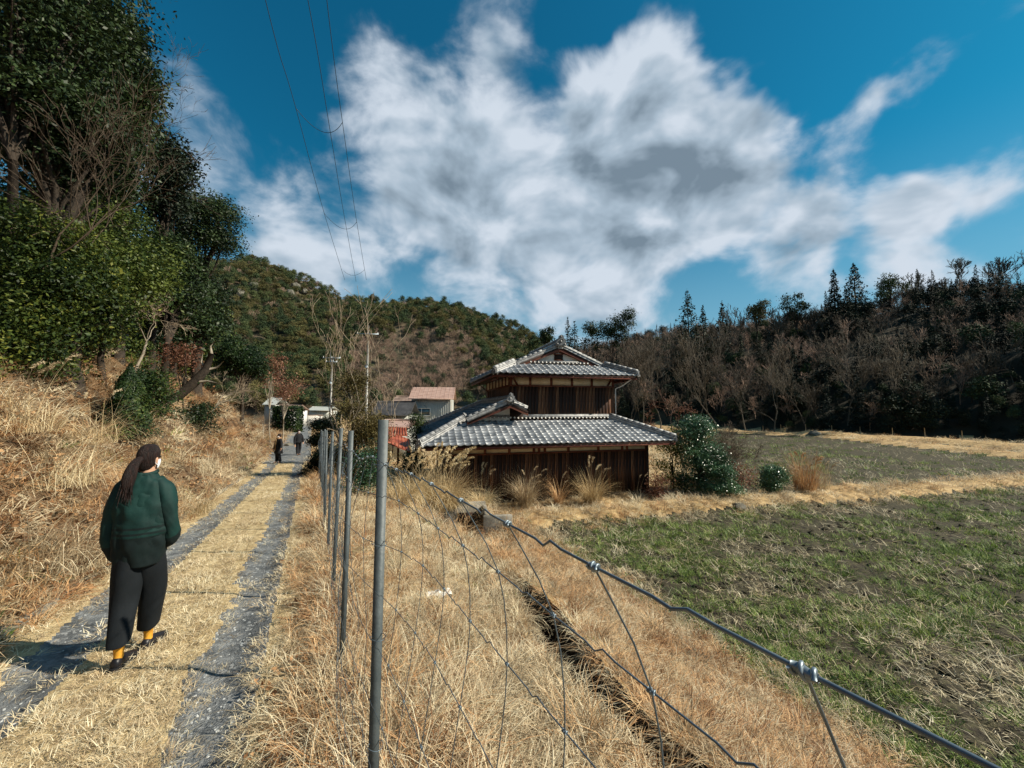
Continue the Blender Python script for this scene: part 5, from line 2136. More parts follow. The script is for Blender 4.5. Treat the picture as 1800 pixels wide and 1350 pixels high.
for i, (px, py, h, lab) in enumerate(((60, 1000, .7, 'tall bent dry stalks on the slope at the left edge'), (330, 905, .8, 'arching dry grass on the slope behind the walking person'), (400, 820, 1.0, 'arching dry grass tuft halfway up the lane bank'),
                                      (150, 780, .9, 'long dry grass tuft under the trees on the left'), (440, 800, .8, 'dry grass tuft near the far bend of the slope'), (30, 760, 1.0, 'dry grass thicket at the upper left of the slope'),
                                      (350, 830, .8, 'dry grass tuft right of the ponytail on the slope'), (90, 860, .8, 'tangled dry grass tuft midway on the left slope'), (470, 775, .8, 'dry grass on the end of the bank by the two distant people'))):
    clump('dry_grass_clump', px, py, lab, 320, h, .45, 4, h * 1.1, seed=30 + i, lean=.5, curl=1.3, matn='straw_bright' if i % 2 else 'straw', width=.008)
clump('dry_grass_clump', 560, 1290, 'long arching dry blades at the foot of the nearest fence post', 200, .5, .22, 0, seed=50, lean=.7, curl=1.6, width=.005)
clump('dry_grass_clump', 610, 1250, 'arching dry blades woven through the mesh near the second post', 150, .45, .16, 0, seed=51, lean=.6, curl=1.5, width=.005)
clump('dry_grass_clump', 585, 985, 'dry tuft at the foot of the third fence post', 150, .35, .2, 0, seed=52, lean=.6, curl=1.3, width=.006)

# ------------------------------------------------------------------ trees and shrubs left of the lane


def at(px, py, Y):
    """point above which a plant stands: ground below the pixel at distance Y"""
    p = W(px, py, Y)
    return Vector((p.x, p.y, hz(p.x, p.y)))


def ltree(name, px, Y, ytop, rpx, label, leafm, nleaf, size, seed, cat='tree', rz=None, trunk=.16, nl=12, yb=None, **kw):
    """tree whose crown is centred on column px, its top at ytop, its underside at yb"""
    g = at(px, 700, Y)
    ztop = W(px, ytop, Y).z
    zb = W(px, yb, Y).z if yb else None
    Rr = rpx * Y / F
    if cat in ('bush', 'shrub'):
        zb = g.z - .1
        h = ztop - zb
        n_ = max(nl, 8)
        rng = np.random.default_rng(seed + 900)
        lb = []
        for i in range(n_ + 6):
            a_ = rng.uniform(0, 6.28)
            f_ = rng.uniform(0, 1)
            rad = Rr * .68 * math.sqrt(rng.uniform(0, 1)) * (1 - f_ ** 2 * .75)
            s_ = Rr * rng.uniform(.26, .42)
            zc = min(max(f_ * h, s_ * .7), h - s_ * .8)
            lb.append((rad * math.cos(a_), rad * math.sin(a_), zc, s_, s_ * .85))
        return leafy_tree(name, g, label, cat, None, trunk, leafm, nleaf, size, seed=seed, lobes=lb, **kw)
    if zb is None:
        Rz = Rr * .8
    else:
        Rz = (ztop - zb) / 2
    return leafy_tree(name, g, label, cat, (0, 0, ztop - g.z - Rz * .95, Rr * .85, Rz * .85), trunk, leafm, nleaf, size, seed=seed, nl=nl, **kw)


ltree('evergreen_tree', 5, 9.0, -330, 230, 'tall dark evergreen tree whose crown fills the top left corner', 'leaf_dark', 36000, .11, 101, yb=300, nl=24, trunk=.12, clus=.30, f=(.25, .42))
ltree('evergreen_tree', 100, 11.5, -110, 112, 'dark evergreen with drooping boughs reaching towards the sky right of the corner tree', 'leaf_dark', 22000, .12, 102, yb=230, nl=18, trunk=.12, clus=.26, f=(.25, .4))
ltree('evergreen_tree', 70, 10.0, 130, 150, 'dark evergreen below the corner tree, crossed by bare twigs', 'leaf_dark', 20000, .12, 103, yb=380, nl=16, trunk=.2, clus=.26)
ltree('cedar_tree', 262, 17.0, 205, 62, 'narrow dark cedar standing before the bare twigs against the sky', 'conifer', 9000, .16, 104, yb=430, nl=14, trunk=.16, clus=.28, f=(.3, .5))
ltree('evergreen_tree', 345, 23.0, 312, 104, 'round dark broadleaf tree standing alone against the clouds', 'leaf_dark', 26000, .14, 105, yb=500, nl=16, trunk=.25, clus=.30, f=(.28, .45))
ltree('broadleaf_tree', 60, 9.0, 360, 160, 'yellow-green sunlit broadleaf tree at the left edge', 'leaf_yellow', 36000, .085, 106, yb=650, nl=20, trunk=.07, clus=.20, f=(.25, .42))
ltree('broadleaf_tree', 180, 11.0, 300, 110, 'dense green broadleaf tree behind the yellow-green one', 'leaf_mid', 30000, .10, 107, yb=650, nl=18, trunk=.09, clus=.22, f=(.25, .42))
ltree('broadleaf_tree', 290, 16.5, 380, 75, 'dark green broadleaf tree between the cedar and the round tree', 'leaf_dark', 18000, .13, 108, yb=600, nl=14, trunk=.16, clus=.25)
ltree('broadleaf_tree', 20, 11.5, 250, 150, 'shaded green tree behind the yellow-green tree at the left edge', 'leaf_mid', 18000, .12, 109, yb=620, nl=14, trunk=.16, clus=.25)
ltree('broadleaf_tree', 350, 26.0, 470, 60, 'dark evergreen tree in front of the far hill beside the bank', 'leaf_dark', 12000, .16, 110, yb=620, nl=12, trunk=.16, clus=.28)
ltree('broadleaf_tree', 428, 27.0, 574, 52, 'bushy bright green evergreen at the end of the bank', 'leaf_mid', 16000, .15, 111, yb=690, nl=12, trunk=.12, clus=.25)
ltree('broadleaf_tree', 120, 14.5, 200, 120, 'dark tree deep in the wood above the left slope', 'leaf_dark', 14000, .15, 112, yb=560, nl=14, trunk=.2, clus=.3)
ltree('evergreen_tree', 205, 14.0, 100, 55, 'dark evergreen bough mass above the bare twigs', 'leaf_dark', 9000, .14, 119, yb=300, nl=10, trunk=.14, clus=.28)
for i, (px, Y, yt, yb, rp, n_, mt, lab) in enumerate(((-60, 13.0, -250, 330, 210, 22000, 'leaf_dark', 'dark evergreen filling the wood behind the corner tree'), (70, 17.0, -60, 420, 150, 20000, 'leaf_dark', 'dark evergreen deep in the wood right of the corner tree'),
                                           (160, 19.0, 120, 520, 120, 16000, 'leaf_dark', 'dark evergreen deep in the wood behind the cedar'), (-40, 13.0, 250, 700, 200, 18000, 'leaf_dark', 'shaded evergreen at the far left above the slope'),
                                           (60, 15.0, 330, 690, 170, 18000, 'leaf_dark', 'shaded low evergreen behind the yellow-green tree'), (200, 18.0, 360, 690, 120, 16000, 'leaf_dark', 'shaded low evergreen behind the pale leaning tree'),
                                           (300, 22.0, 440, 690, 90, 14000, 'leaf_dark', 'shaded evergreen below the round tree'), (130, 9.5, 420, 620, 90, 12000, 'leaf_yellow', 'low sunlit yellow-green branches right of the yellow-green tree'),
                                           (345, 30.0, 500, 690, 60, 9000, 'leaf_mid', 'green tree at the edge of the wood before the far hill'))):
    ltree('evergreen_tree', px, Y, yt, rp, lab, mt, n_, .0095 * Y if Y > 12 else .10, 160 + i, yb=yb, nl=16, trunk=.2, clus=.3)
# trees with reddish leaves at the bend
ltree('russet_tree', 500, 34.0, 640, 38, 'russet-leaved small tree by the far bend of the lane', 'leaf_orange', 1700, .16, 120, yb=735, nl=12, trunk=.06, per=6, clus=.35, bark='bark_pale')
ltree('russet_tree', 478, 31.0, 605, 26, 'taller thin russet tree behind the bright green evergreen', 'leaf_orange', 1500, .17, 121, yb=700, nl=10, trunk=.05, per=6, clus=.35, bark='bark_pale')
ltree('russet_tree', 325, 15.5, 590, 34, 'low russet-leaved shrub behind the pale leaning tree', 'leaf_orange', 1300, .09, 122, yb=660, nl=9, trunk=.04, per=6, clus=.25)

def lbush(px, py, h, r, label, leafm, nleaf, size, seed, name='understorey_bush'):
    g = hit(px, py)
    rng = np.random.default_rng(seed)
    lb = []
    for i in range(16):
        a_, f_ = rng.uniform(0, 6.28), rng.uniform(0, 1)
        rad = r * .65 * math.sqrt(rng.uniform(0, 1)) * (1 - f_ ** 2 * .6)
        s_ = r * rng.uniform(.25, .42)
        lb.append((rad * math.cos(a_), rad * math.sin(a_), max(f_ * h, s_ * .4), s_, s_ * .8))
    return leafy_tree(name, g, label, 'bush', None, .03, leafm, nleaf, size, seed=seed, lobes=lb, clus=.2)


for args in ((20, 655, 1.3, 1.3, 'sunlit yellow-green bush hanging over the top of the slope at the left edge', 'leaf_yellow', 7000, .085, 113),
             (130, 625, 1.0, 1.1, 'low green bush on the crest of the slope left of the thin log', 'leaf_mid', 6000, .085, 117),
             (235, 645, 1.1, .9, 'dark green bush at the foot of the pale leaning tree', 'leaf_mid', 6000, .085, 114),
             (265, 735, 1.3, .75, 'green leafy bush beside the young cypress', 'leaf_mid', 6000, .08, 115),
             (345, 760, 1.0, 1.0, 'low dark bush on the slope under the fallen trunk', 'leaf_dark', 5000, .09, 116),
             (300, 640, 1.4, 1.1, 'dark bush on the slope above the fallen trunk', 'leaf_dark', 6000, .10, 118),
             (60, 600, 2.0, 2.0, 'shaded bush under the left trees', 'leaf_dark', 9000, .10, 125),
             (185, 585, 2.0, 1.9, 'shaded bush above the crest behind the thin log', 'leaf_dark', 9000, .10, 126),
             (285, 590, 2.2, 2.0, 'broad dark bush below the round tree', 'leaf_dark', 8000, .12, 127),
             (350, 640, 2.0, 1.6, 'green bush at the crest of the bank before the far hill', 'leaf_mid', 6000, .12, 128)):
    lbush(*args)


# young cypress on the slope
def cypress(px, py, Y, ytop, wpx, label, seed):
    rng = np.random.default_rng(seed)
    g = hit(px, py)
    Y = g.y
    h = W(px, ytop, Y).z - g.z
    r = wpx * Y / F / 2
    n = 15000
    z = h * rng.uniform(0.0, 1, n) ** .85
    a = rng.uniform(0, 6.28, n)
    lump = 1 + .22 * np.sin(a * 3 + z * 5) + .15 * np.sin(a * 5 - z * 9)
    rr = r * (1 - (z / h) ** 1.6) * lump * np.sqrt(rng.uniform(.25, 1, n))
    P = np.stack([rr * np.cos(a), rr * np.sin(a), z], 1)
    nr = np.stack([np.cos(a), np.sin(a), np.full(n, .5)], 1)
    t = thing('young_cypress', g, label, 'shrub')
    V, q = leafquads(rng, P, nr, .075, .35, .5)
    new_obj('crown', mesh_np('crown', V, q), t, M['leaf_mid'])
    mb = MB()
    mb.tube([(0, 0, -.1), (0, 0, h * .5), (.02, 0, h * .9)], [.035, .025, .008], 6)
    mb.obj('trunk', M['bark'], t, True)


cypress(222, 770, 9.5, 640, 78, 'young bright green cypress on the slope behind the walking person', 5)

# bare trees on the left
bare_tree('bare_tree', hit(235, 662), 'pale bare tree leaning right with a fan of white branches over the slope', 'tree', .30 * hit(235, 662).y + .2, .06, 5, .55, (.42, .0), 'bark_pale', 'twig_pale', 23, nb=(3, 5), up=.05, first=.33)
bare_tree('bare_tree', at(235, 600, 17.5), 'tall thin bare tree sticking out against the sky above the round tree', 'tree', 11.5, .13, 6, .5, (.03, 0), 'bark_pale', 'twig', 12, nb=(2, 3), up=.08, first=.55, shrink=.6)
for i, (px, Y, h, ln, lab) in enumerate(((60, 9.8, 5.6, .55, 'bare twiggy tree leaning out over the slope in front of the dark evergreens'), (10, 8.5, 5.4, .6, 'leafless leaning tree at the left edge with fine twigs'),
                                         (150, 13.0, 7.5, .3, 'grey bare tree entangled with the dark evergreens'))):
    bare_tree('bare_tree', at(px, 650, Y), lab, 'tree', h, .06, 5, .42, (ln, -.1), 'twig', 'twig', 14 + i, nb=(2, 4), up=.03, first=.42)
bare_tree('bare_tree', at(372, 690, 21), 'small crooked pale tree beside the stump of the fallen trunk', 'tree', 3.6, .06, 5, .6, (-.1, 0), 'bark_pale', 'twig_pale', 18, nb=(2, 4), up=.08)
bare_tree('bare_tree', at(465, 735, 30), 'slim pale-stemmed tree between the bright evergreen and the russet tree', 'tree', 3.8, .05, 4, .4, (0, 0), 'bark_pale', 'twig', 19)

# fallen trunk
a = hit(283, 712)
YF = a.y
t = thing('fallen_trunk', a, 'dark fallen tree trunk with a broken pale end on the slope', 'tree trunk')
mb = MB()
P = [Vector((0, 0, 0.05)), W(315, 696, YF + .3) - a, W(342, 672, YF + .5) - a, W(362, 650, YF + .6) - a, W(372, 622, YF + .7) - a]
mb.tube(P, [.13, .16, .17, .14, .09], 9)
mb.obj('trunk', M['bark'], t, True)
for base, d1, d2 in ((2, (.5, 0, .05), (.9, .1, -.05)), (3, (.35, .1, .1), (.6, .1, .35)), (4, (-.06, 0, .3), (.1, 0, .5)), (3, (-.2, 0, .3), (-.15, 0, .7))):
    mb = MB()
    mb.tube([P[base], P[base] + Vector(d1), P[base] + Vector(d2)], [.05, .032, .008], 6)
    mb.obj('branch_stub', M['bark_pale'], t, True)
a = hit(180, 625)
t = thing('log', a, 'thin dark log lying down the upper slope under the trees', 'log')
b_ = hit(238, 655)
mb = MB()
mb.tube([Vector((0, 0, .12)), (b_ - a) * .5 + Vector((0, 0, .16)), (b_ - a) + Vector((0, 0, .10))], [.08, .07, .05], 8)
mb.obj('stem', M['bark'], t, True)

# ------------------------------------------------------------------ by the far end of the fence and behind the house
bare_tree('bare_tree', at(618, 790, 16.5), 'many-stemmed bare tree beside the far end of the wire fence', 'tree', 7.4, .06, 4, .40, (0, 0), 'bark_pale', 'twig_pale', 41, nb=(2, 2), up=.22, first=.38, stems=6, minr=.009)
bare_tree('bare_tree', at(660, 790, 17.5), 'spreading bare shrub leaning over towards the red roof', 'tree', 5.2, .05, 4, .5, (.3, 0), 'twig_pale', 'twig_pale', 42, nb=(2, 2), up=.18, first=.38, stems=5, minr=.008)
ltree('cedar_shrub', 625, 16.2, 662, 40, 'brownish green feathery evergreen at the foot of the many-stemmed bare tree', 'leaf_cedar', 11000, .12, 131, cat='shrub', yb=800, nl=12, trunk=.05, aspect=.25, clus=.3)
ltree('cedar_shrub', 655, 15.6, 735, 22, 'brownish evergreen shrub behind the top of the nearest post', 'leaf_cedar', 8000, .12, 132, cat='shrub', yb=830, nl=10, trunk=.04, aspect=.25, clus=.3)
ltree('hedge_bush', 566, 16.5, 742, 30, 'dark clipped evergreen bush overhanging the lane at the end of the fence', 'leaf_dark', 14000, .075, 133, cat='bush', yb=845, nl=9, trunk=.03, clus=.13)
ltree('hedge_bush', 590, 21.0, 728, 20, 'dark bush behind the one overhanging the lane', 'leaf_dark', 5000, .10, 134, cat='bush', yb=800, nl=8, trunk=.03)
ltree('hedge_bush', 645, 11.5, 800, 36, 'green creeper bush among the fence mesh before the cedar shrub', 'leaf_glossy', 5000, .06, 135, cat='bush', yb=870, nl=8, trunk=.02)
ltree('palm_like_shrub', 733, 21.0, 735, 13, 'green spiky shrub just left of the tiled wing roof', 'leaf_mid', 4000, .16, 136, cat='shrub', yb=790, nl=8, trunk=.03, aspect=.2)
ltree('evergreen_shrub', 728, 15.8, 806, 14, 'shaded dark shrub under the rusty red roof sheets', 'leaf_dark', 4500, .09, 137, cat='shrub', yb=860, nl=8, trunk=.02)

# right of the house
ltree('camellia_bush', 1222, 18.2, 735, 62, 'big glossy dark green camellia bush at the right corner of the house', 'leaf_glossy', 34000, .075, 141, cat='bush', yb=872, nl=22, trunk=.08, clus=.14, f=(.28, .42))
ltree('camellia_bush', 1180, 19.0, 755, 40, 'yellow-green shoots behind the big camellia beside the roof corner', 'leaf_yellow', 6000, .09, 142, cat='bush', yb=850, nl=10, trunk=.04)
ltree('camellia_bush', 1262, 16.8, 822, 34, 'low spreading edge of glossy leaves in front of the big camellia', 'leaf_glossy', 9000, .07, 143, cat='bush', yb=878, nl=9, trunk=.02, clus=.12)
ltree('small_bush', 1355, 17.6, 824, 27, 'small round dark green bush alone by the levee', 'leaf_glossy', 9000, .07, 144, cat='bush', yb=868, nl=9, trunk=.02, clus=.12)
bare_tree('bare_shrub', at(1282, 850, 18.8), 'leafless dark shrub spreading right of the camellia', 'shrub', 3.4, .055, 6, .62, (.15, 0), 'twig', 'twig', 45, nb=(3, 4), up=.05, first=.32, stems=2, minr=.005)
bare_tree('persimmon_tree', at(1205, 830, 25), 'bare tree with a flat brownish crown behind the camellia', 'tree', 4.1, .09, 5, .75, (0, 0), 'bark', 'leaf_orange', 46, nb=(3, 4), up=-.03, first=.55, minr=.012, shrink=.6)
ltree('russet_shrub', 1285, 19.0, 800, 40, 'low brown-leaved undergrowth below the bare shrub', 'leaf_orange', 2600, .09, 147, cat='shrub', yb=868, nl=9, trunk=0, per=8)
ltree('russet_shrub', 1152, 17.2, 838, 12, 'rusty brown fern-like plant at the right corner of the house', 'leaf_orange', 1400, .09, 148, cat='shrub', yb=872, nl=6, trunk=0, per=8)


# conifers and skyline trees that can be told apart
def conifer(px, Y, ybase, ytop, wpx, label, seed, n=4200):
    rng = np.random.default_rng(seed)
    p = W(px, ybase, Y)
    g = Vector((p.x, p.y, hz(p.x, p.y)))
    h = W(px, ytop, Y).z - g.z
    r = wpx * Y / F / 2
    t = thing('conifer', g, label, 'tree')
    r *= 1.9
    hb = max(0, h - 6 * r)
    z = hb + (h - hb) * (1 - rng.uniform(0, 1, n) ** .55)
    f = (h - z) / (h - hb)
    nt_ = 9
    tier = .45 + .55 * ((f * nt_) % 1.0)
    a = rng.integers(0, 11, n) / 11 * 6.28 + rng.normal(0, .16, n) + np.floor(f * nt_) * 1.3
    rr = r * (f ** .8) * tier * np.sqrt(rng.uniform(.1, 1, n)) * (1 + .3 * np.sin(a * 2 + 1)) + .05
    P = np.stack([rr * np.cos(a), rr * np.sin(a), z - rr * .22], 1)
    V, q = leafquads(rng, P, np.tile([0, 0, 1.0], (n, 1)), .0055 * Y, .55, .6)
    new_obj('crown', mesh_np('crown', V, q), t, M['conifer'])
    mb = MB()
    mb.tube([(0, 0, -.3), (0, 0, h * .6), (0, 0, h * .98)], [.22, .14, .03], 6)
    mb.obj('trunk', M['bark'], t, True)
    return t


conifer(1210, 95, 580, 507, 52, 'tall lone cedar rising above the skyline right of the house', 61)
conifer(1236, 97, 575, 535, 26, 'small conifer close to the right of the tall lone cedar', 62, 2200)
conifer(1270, 98, 570, 528, 26, 'pointed conifer on the skyline further right of the lone cedar', 63, 2200)
conifer(1466, 92, 500, 470, 26, 'left of a pair of conifers on the right-hand ridge', 64, 2600)
conifer(1502, 90, 500, 462, 48, 'right and broader of the pair of conifers on the right-hand ridge', 65, 3600)
conifer(998, 100, 600, 556, 40, 'dark conifer on the skyline above the ridge end of the house', 66, 3000)
conifer(1010, 108, 600, 562, 40, 'dark conifer just right of the one above the ridge end', 67, 3000)


def skytree(px, Y, ytop, wpx, leafm, label, seed, n=2600, yb=None):
    p = W(px, 560, Y)
    g = Vector((p.x, p.y, hz(p.x, p.y)))
    h = W(px, ytop, Y).z - g.z
    r = wpx * Y / F / 2
    Rz = min(h * .45, r * 1.1)
    return leafy_tree('skyline_tree', g, label, 'tree', (0, 0, h - Rz, r * .85, Rz), .2, leafm, n, .0045 * Y, seed=seed, nl=10, per=7, clus=.0045 * Y)


skytree(962, 105, 576, 30, 'leaf_dark', 'rounded dark tree between the far hill and the roof ridge', 71)
skytree(940, 118, 590, 40, 'far_green', 'rounded tree at the foot of the far hill above the upper roof', 72)
skytree(1045, 100, 562, 56, 'leaf_dark', 'wide dark tree on the skyline right of the roof ridge', 73)
skytree(1098, 98, 545, 50, 'leaf_dark', 'highest rounded dark tree between the house ridge and the lone cedar', 74)
skytree(1075, 102, 560, 50, 'leaf_dark', 'dark tree filling the gap left of the highest rounded tree', 75)
skytree(1330, 100, 524, 46, 'far_olive', 'olive green rounded tree on the right-hand skyline', 76)
skytree(1400, 92, 510, 50, 'far_green', 'green tree on the skyline left of the conifer pair', 77)
skytree(1570, 88, 478, 60, 'far_green', 'green tree on the ridge right of the conifer pair', 78)


def skybare(px, Y, ytop, label, seed):
    p = W(px, 540, Y)
    g = Vector((p.x, p.y, hz(p.x, p.y)))
    h = W(px, ytop, Y).z - g.z
    return bare_tree('bare_tree', g, label, 'tree', h * .82, .12, 5, .5, (0, 0), 'far_twig', 'far_twig', seed, group='bare trees along the right-hand skyline', nb=(3, 4), up=.12, first=.32, minr=.035)


xs_ = [1165, 1305, 1372, 1425, 1600, 1690, 1760]
for i, px in enumerate(xs_):
    yt = np.interp(px, [1100, 1300, 1420, 1500, 1640, 1800], [556, 512, 500, 480, 448, 405])
    skybare(px, 93 - i * .8, yt + R.uniform(-8, 6), 'leafless tree standing out along the right-hand skyline', 81 + i)

# bare slender trees at the foot of the right-hand hill behind the house
for i, (px, Y, yt) in enumerate(((1110, 62, 620), (1160, 60, 610), (1260, 62, 600), (1310, 64, 620), (1360, 60, 610), (1420, 60, 630), (1490, 58, 600), (1560, 54, 610), (1130, 72, 600), (1230, 70, 590))):
    p = W(px, 740, Y)
    g = Vector((p.x, p.y, hz(p.x, p.y)))
    h = W(px, yt, Y).z - g.z
    bare_tree('bare_tree', g, 'slender leafless tree at the foot of the right-hand wood', 'tree', h * 1.1, .11, 5, .45, (0, 0), 'far_twig', 'far_twig', 101 + i, group='slender bare trees at the foot of the right-hand wood', nb=(3, 4), up=.14, first=.34, minr=.02)

# rocks on the far hill
M['rock'] = mat('rock', [(.05, .048, .04), (.13, .12, .095), (.22, .20, .16)], .5, .9, bump=.6, bscale=1.5)
for i, (px, py, s) in enumerate(((449, 512, 2.4), (423, 524, 2.4), (395, 541, 2.0), (522, 510, 2.4), (512, 522, 1.8), (538, 518, 1.4))):
    p = hit(px, py)
    if p is None:
        continue
    bm = bmesh.new()
    bmesh.ops.create_icosphere(bm, subdivisions=2, radius=s)
    rr_ = random.Random(i)
    for v in bm.verts:
        v.co *= rr_.uniform(.72, 1.15)
        v.co.z *= 1.2
    me = bpy.data.meshes.new('rock')
    bm.to_mesh(me)
    bm.free()
    o = new_obj('rock', me, None, M['rock'])
    o.location = p + Vector((0, -1.0, 1.2))
    tag(o, ['pale crag highest on the left of the far hill', 'pale crag just below the highest one on the far hill', 'grey crag lowest on the left of the far hill', 'yellowish crag near the middle of the far hill ridge',
            'small crag below the yellowish one on the far hill', 'small crag right of the yellowish one on the far hill'][i], 'rock')

# ------------------------------------------------------------------ neighbours


def shed():
    Y = 44
    g = W(758, 745, Y)
    base = hz(g.x, g.y) - .1
    t = thing('white_shed', (g.x, g.y, base), 'white two-storey shed with a faded pink metal roof behind the tiled wing', 'building', rz=math.radians(4))
    top = W(758, 702, Y).z - base
    rt = W(758, 686, Y).z - base
    wdt = 4.5
    mb = MB()
    mb.box((0, 1.6, top / 2), (wdt, 3.2, top))
    wl = mb.obj('wall', M['metal_wall'], t)
    n = 22
    rb = MB()
    rb.box((0, 0, (top - .1) / 2), (.05, .03, top - .1))
    rbm = rb.mesh('wall_rib')
    rbm.materials.append(M['metal_wall'])
    for i in range(n):
        o = new_obj('wall_rib', rbm, wl)
        o.location = (-wdt / 2 + .1 + i * wdt / n + .02, -.016, 0)
    mb = MB()
    mb.prism([(-wdt / 2 - .3, -.45, top), (wdt / 2 + .3, -.45, top), (wdt / 2 + .3, 1.7, rt + .35), (-wdt / 2 - .1, 1.7, rt + .35)], (0, 0, .09))
    mb.prism([(-wdt / 2 - .3, 1.7, rt + .351), (wdt / 2 + .3, 1.7, rt + .351), (wdt / 2 + .3, 3.7, top), (-wdt / 2 - .3, 3.7, top)], (0, 0, .09))
    rf = mb.obj('roof', M['metal_pink'], t)
    for i in range(11):
        mb = MB()
        x = -wdt / 2 - .2 + i * (wdt + .4) / 10
        mb.tube([(x, -.44, top + .10), (x, 1.7, rt + .45)], .025, 4)
        mb.obj('roof_seam', M['metal_pink'], rf)
    mb = MB()
    for (c, s) in (((-1.1, -.05, 2.55 + 1.45), (2.0, .07, .07)), ((-1.1, -.05, 2.55 + .62), (2.0, .07, .09)), ((-2.07, -.05, 2.55 + 1.03), (.07, .07, .8)), ((-.13, -.05, 2.55 + 1.03), (.07, .07, .8)), ((-1.1, -.045, 2.55 + 1.03), (.06, .06, .8))):
        mb.box(c, s)
    w = mb.obj('window', M['white_paint'], t)
    mb = MB()
    mb.box((-1.1, -.03, 3.58), (1.9, .03, .8))
    mb.obj('pane', M['glass'], w)
    mb = MB()
    mb.tube([(wdt / 2 + .08, -.3, top), (wdt / 2 + .08, -.1, 0)], .045, 6)
    mb.obj('downpipe', M['white_paint'], t)


shed()


def low_house(px0, px1, yeave, ytop, Y, roofm, label, depth=4.0, wallm='metal_wall', name='farm_building', rz=0.0):
    a, b = W(px0, yeave, Y), W(px1, yeave, Y)
    cx = (a.x + b.x) / 2
    base = hz(cx, Y)
    t = thing(name, (cx, Y, base), label, 'building', rz=rz)
    w = b.x - a.x
    e = a.z - base
    tp = W(px0, ytop, Y + depth / 2).z - base
    e = max(e, .9)
    tp = max(tp, e + .4)
    mb = MB()
    mb.box((0, depth / 2 + .1, e / 2), (w * .92, depth * .86, e))
    mb.obj('wall', M[wallm], t)
    mb = MB()
    mb.prism([(-w / 2, -.3, e), (w / 2, -.3, e), (w / 2, depth / 2, tp), (-w / 2, depth / 2, tp)], (0, 0, .10))
    mb.prism([(-w / 2, depth / 2, tp + .001), (w / 2, depth / 2, tp + .001), (w / 2, depth + .3, e), (-w / 2, depth + .3, e)], (0, 0, .10))
    rf = mb.obj('roof', M[roofm], t)
    mb = MB()
    mb.tube([(-w / 2, depth / 2, tp + .12), (w / 2, depth / 2, tp + .12)], .10, 6)
    mb.obj('ridge', M[roofm], rf)
    mb = MB()
    mb.box((-w * .2, -.0 + depth * .165, e * .45), (w * .2, .06, e * .6))
    mb.obj('window', M['glass'], t)
    return t


low_house(652, 722, 731, 708, 40, 'roof_dark', 'low outbuilding with a dark weathered roof left of the white shed', rz=0.02)
low_house(688, 724, 708, 698, 52, 'roof_brown', 'grey gabled roof behind the dark roofed outbuilding')
low_house(662, 724, 752, 741, 30, 'metal_pink', 'low lean-to with a long faded pink roof in front of the outbuilding', depth=2.5)
low_house(462, 486, 712, 700, 75, 'metal_wall', 'small pale roof glimpsed beyond the end of the slope', depth=4)
low_house(540, 580, 722, 716, 82, 'metal_wall', 'long pale roof at the far end of the lane', depth=4)
low_house(478, 520, 722, 713, 62, 'roof_brown', 'low building behind the clipped hedge at the bend', depth=4, wallm='white_paint')


def red_leanto():
    Y = 17.5
    p = W(700, 800, Y)
    g = Vector((p.x, p.y, hz(p.x, p.y)))
    t = thing('red_lean_to', g, 'small lean-to with two rusty red metal roof sheets left of the house', 'shed')
    Lp = lambda x, y, YY: np.array(W(x, y, YY) - g)
    for k_, quad in enumerate((((672, 774, 17.0), (724, 795, 17.0), (720, 772, 18.6), (676, 757, 18.6)), ((676, 765, 18.8), (716, 765, 18.8), (714, 752, 19.8), (682, 750, 19.8)))):
        P = [Lp(*q_) for q_ in quad]
        mb = MB()
        mb.prism(P, (0, 0, -.05))
        sh = mb.obj('roof_sheet', M['rust_red'], t)
        for i in range(8):
            f = (i + .5) / 8
            a, b = P[0] + (P[1] - P[0]) * f, P[3] + (P[2] - P[3]) * f
            mb = MB()
            mb.tube([a + [0, 0, .02], b + [0, 0, .02]], .018, 4)
            mb.obj('sheet_rib', M['rust_red'], sh)
    for (x, y, YY) in ((676, 776, 17.1), (700, 786, 17.1), (722, 795, 17.1), (680, 758, 18.5), (718, 770, 18.5)):
        q_ = Lp(x, y, YY)
        mb = MB()
        mb.tube([(q_[0], q_[1], q_[2] - .03), (q_[0], q_[1], -.3)], .045, 6)
        mb.obj('post', M['frame_wood'], t)


red_leanto()

# hedge, white wall and gate posts at the end of the lane
def hedge(px0, px1, yb, yt, Y, label, seed):
    rng = np.random.default_rng(seed)
    a, b = W(px0, yb, Y), W(px1, yb, Y)
    base = hz((a.x + b.x) / 2, Y)
    w, h = b.x - a.x, W(px0, yt, Y).z - base
    t = thing('clipped_hedge', ((a.x + b.x) / 2, Y, base), label, 'hedge')
    n = 9000
    P = rng.uniform(-1, 1, (n, 3))
    ax = rng.integers(0, 3, n)
    P[np.arange(n), ax] = np.sign(P[np.arange(n), ax])
    nr = P.copy()
    P = P * [w / 2, .7, h / 2] + [0, 0, h / 2] + rng.normal(0, .08, (n, 3))
    V, q = leafquads(rng, P, nr, .22, .6, .6)
    new_obj('foliage', mesh_np('foliage', V, q), t, M['leaf_mid'])
    mb = MB()
    mb.tube([(0, 0, -.1), (0, 0, h * .6)], .08, 6)
    mb.obj('trunk', M['bark'], t)


hedge(484, 527, 742, 716, 50, 'dark clipped hedge at the left of the far end of the lane', 5)
mb = MB()
a, b = W(527, 738, 66), W(566, 738, 66)
base = hz((a.x + b.x) / 2, 66)
t = thing('white_wall', ((a.x + b.x) / 2, 66, base), 'low white wall with capping closing the far end of the lane', 'wall')
mb.box((0, 0, .9), (b.x - a.x, .25, 1.8))
mb.obj('wall_panel', M['plaster_white'], t)
mb = MB()
mb.box((0, 0, 1.85), (b.x - a.x + .2, .4, .12))
mb.obj('capping', M['roof_brown'], t)
a = W(470, 738, 40)

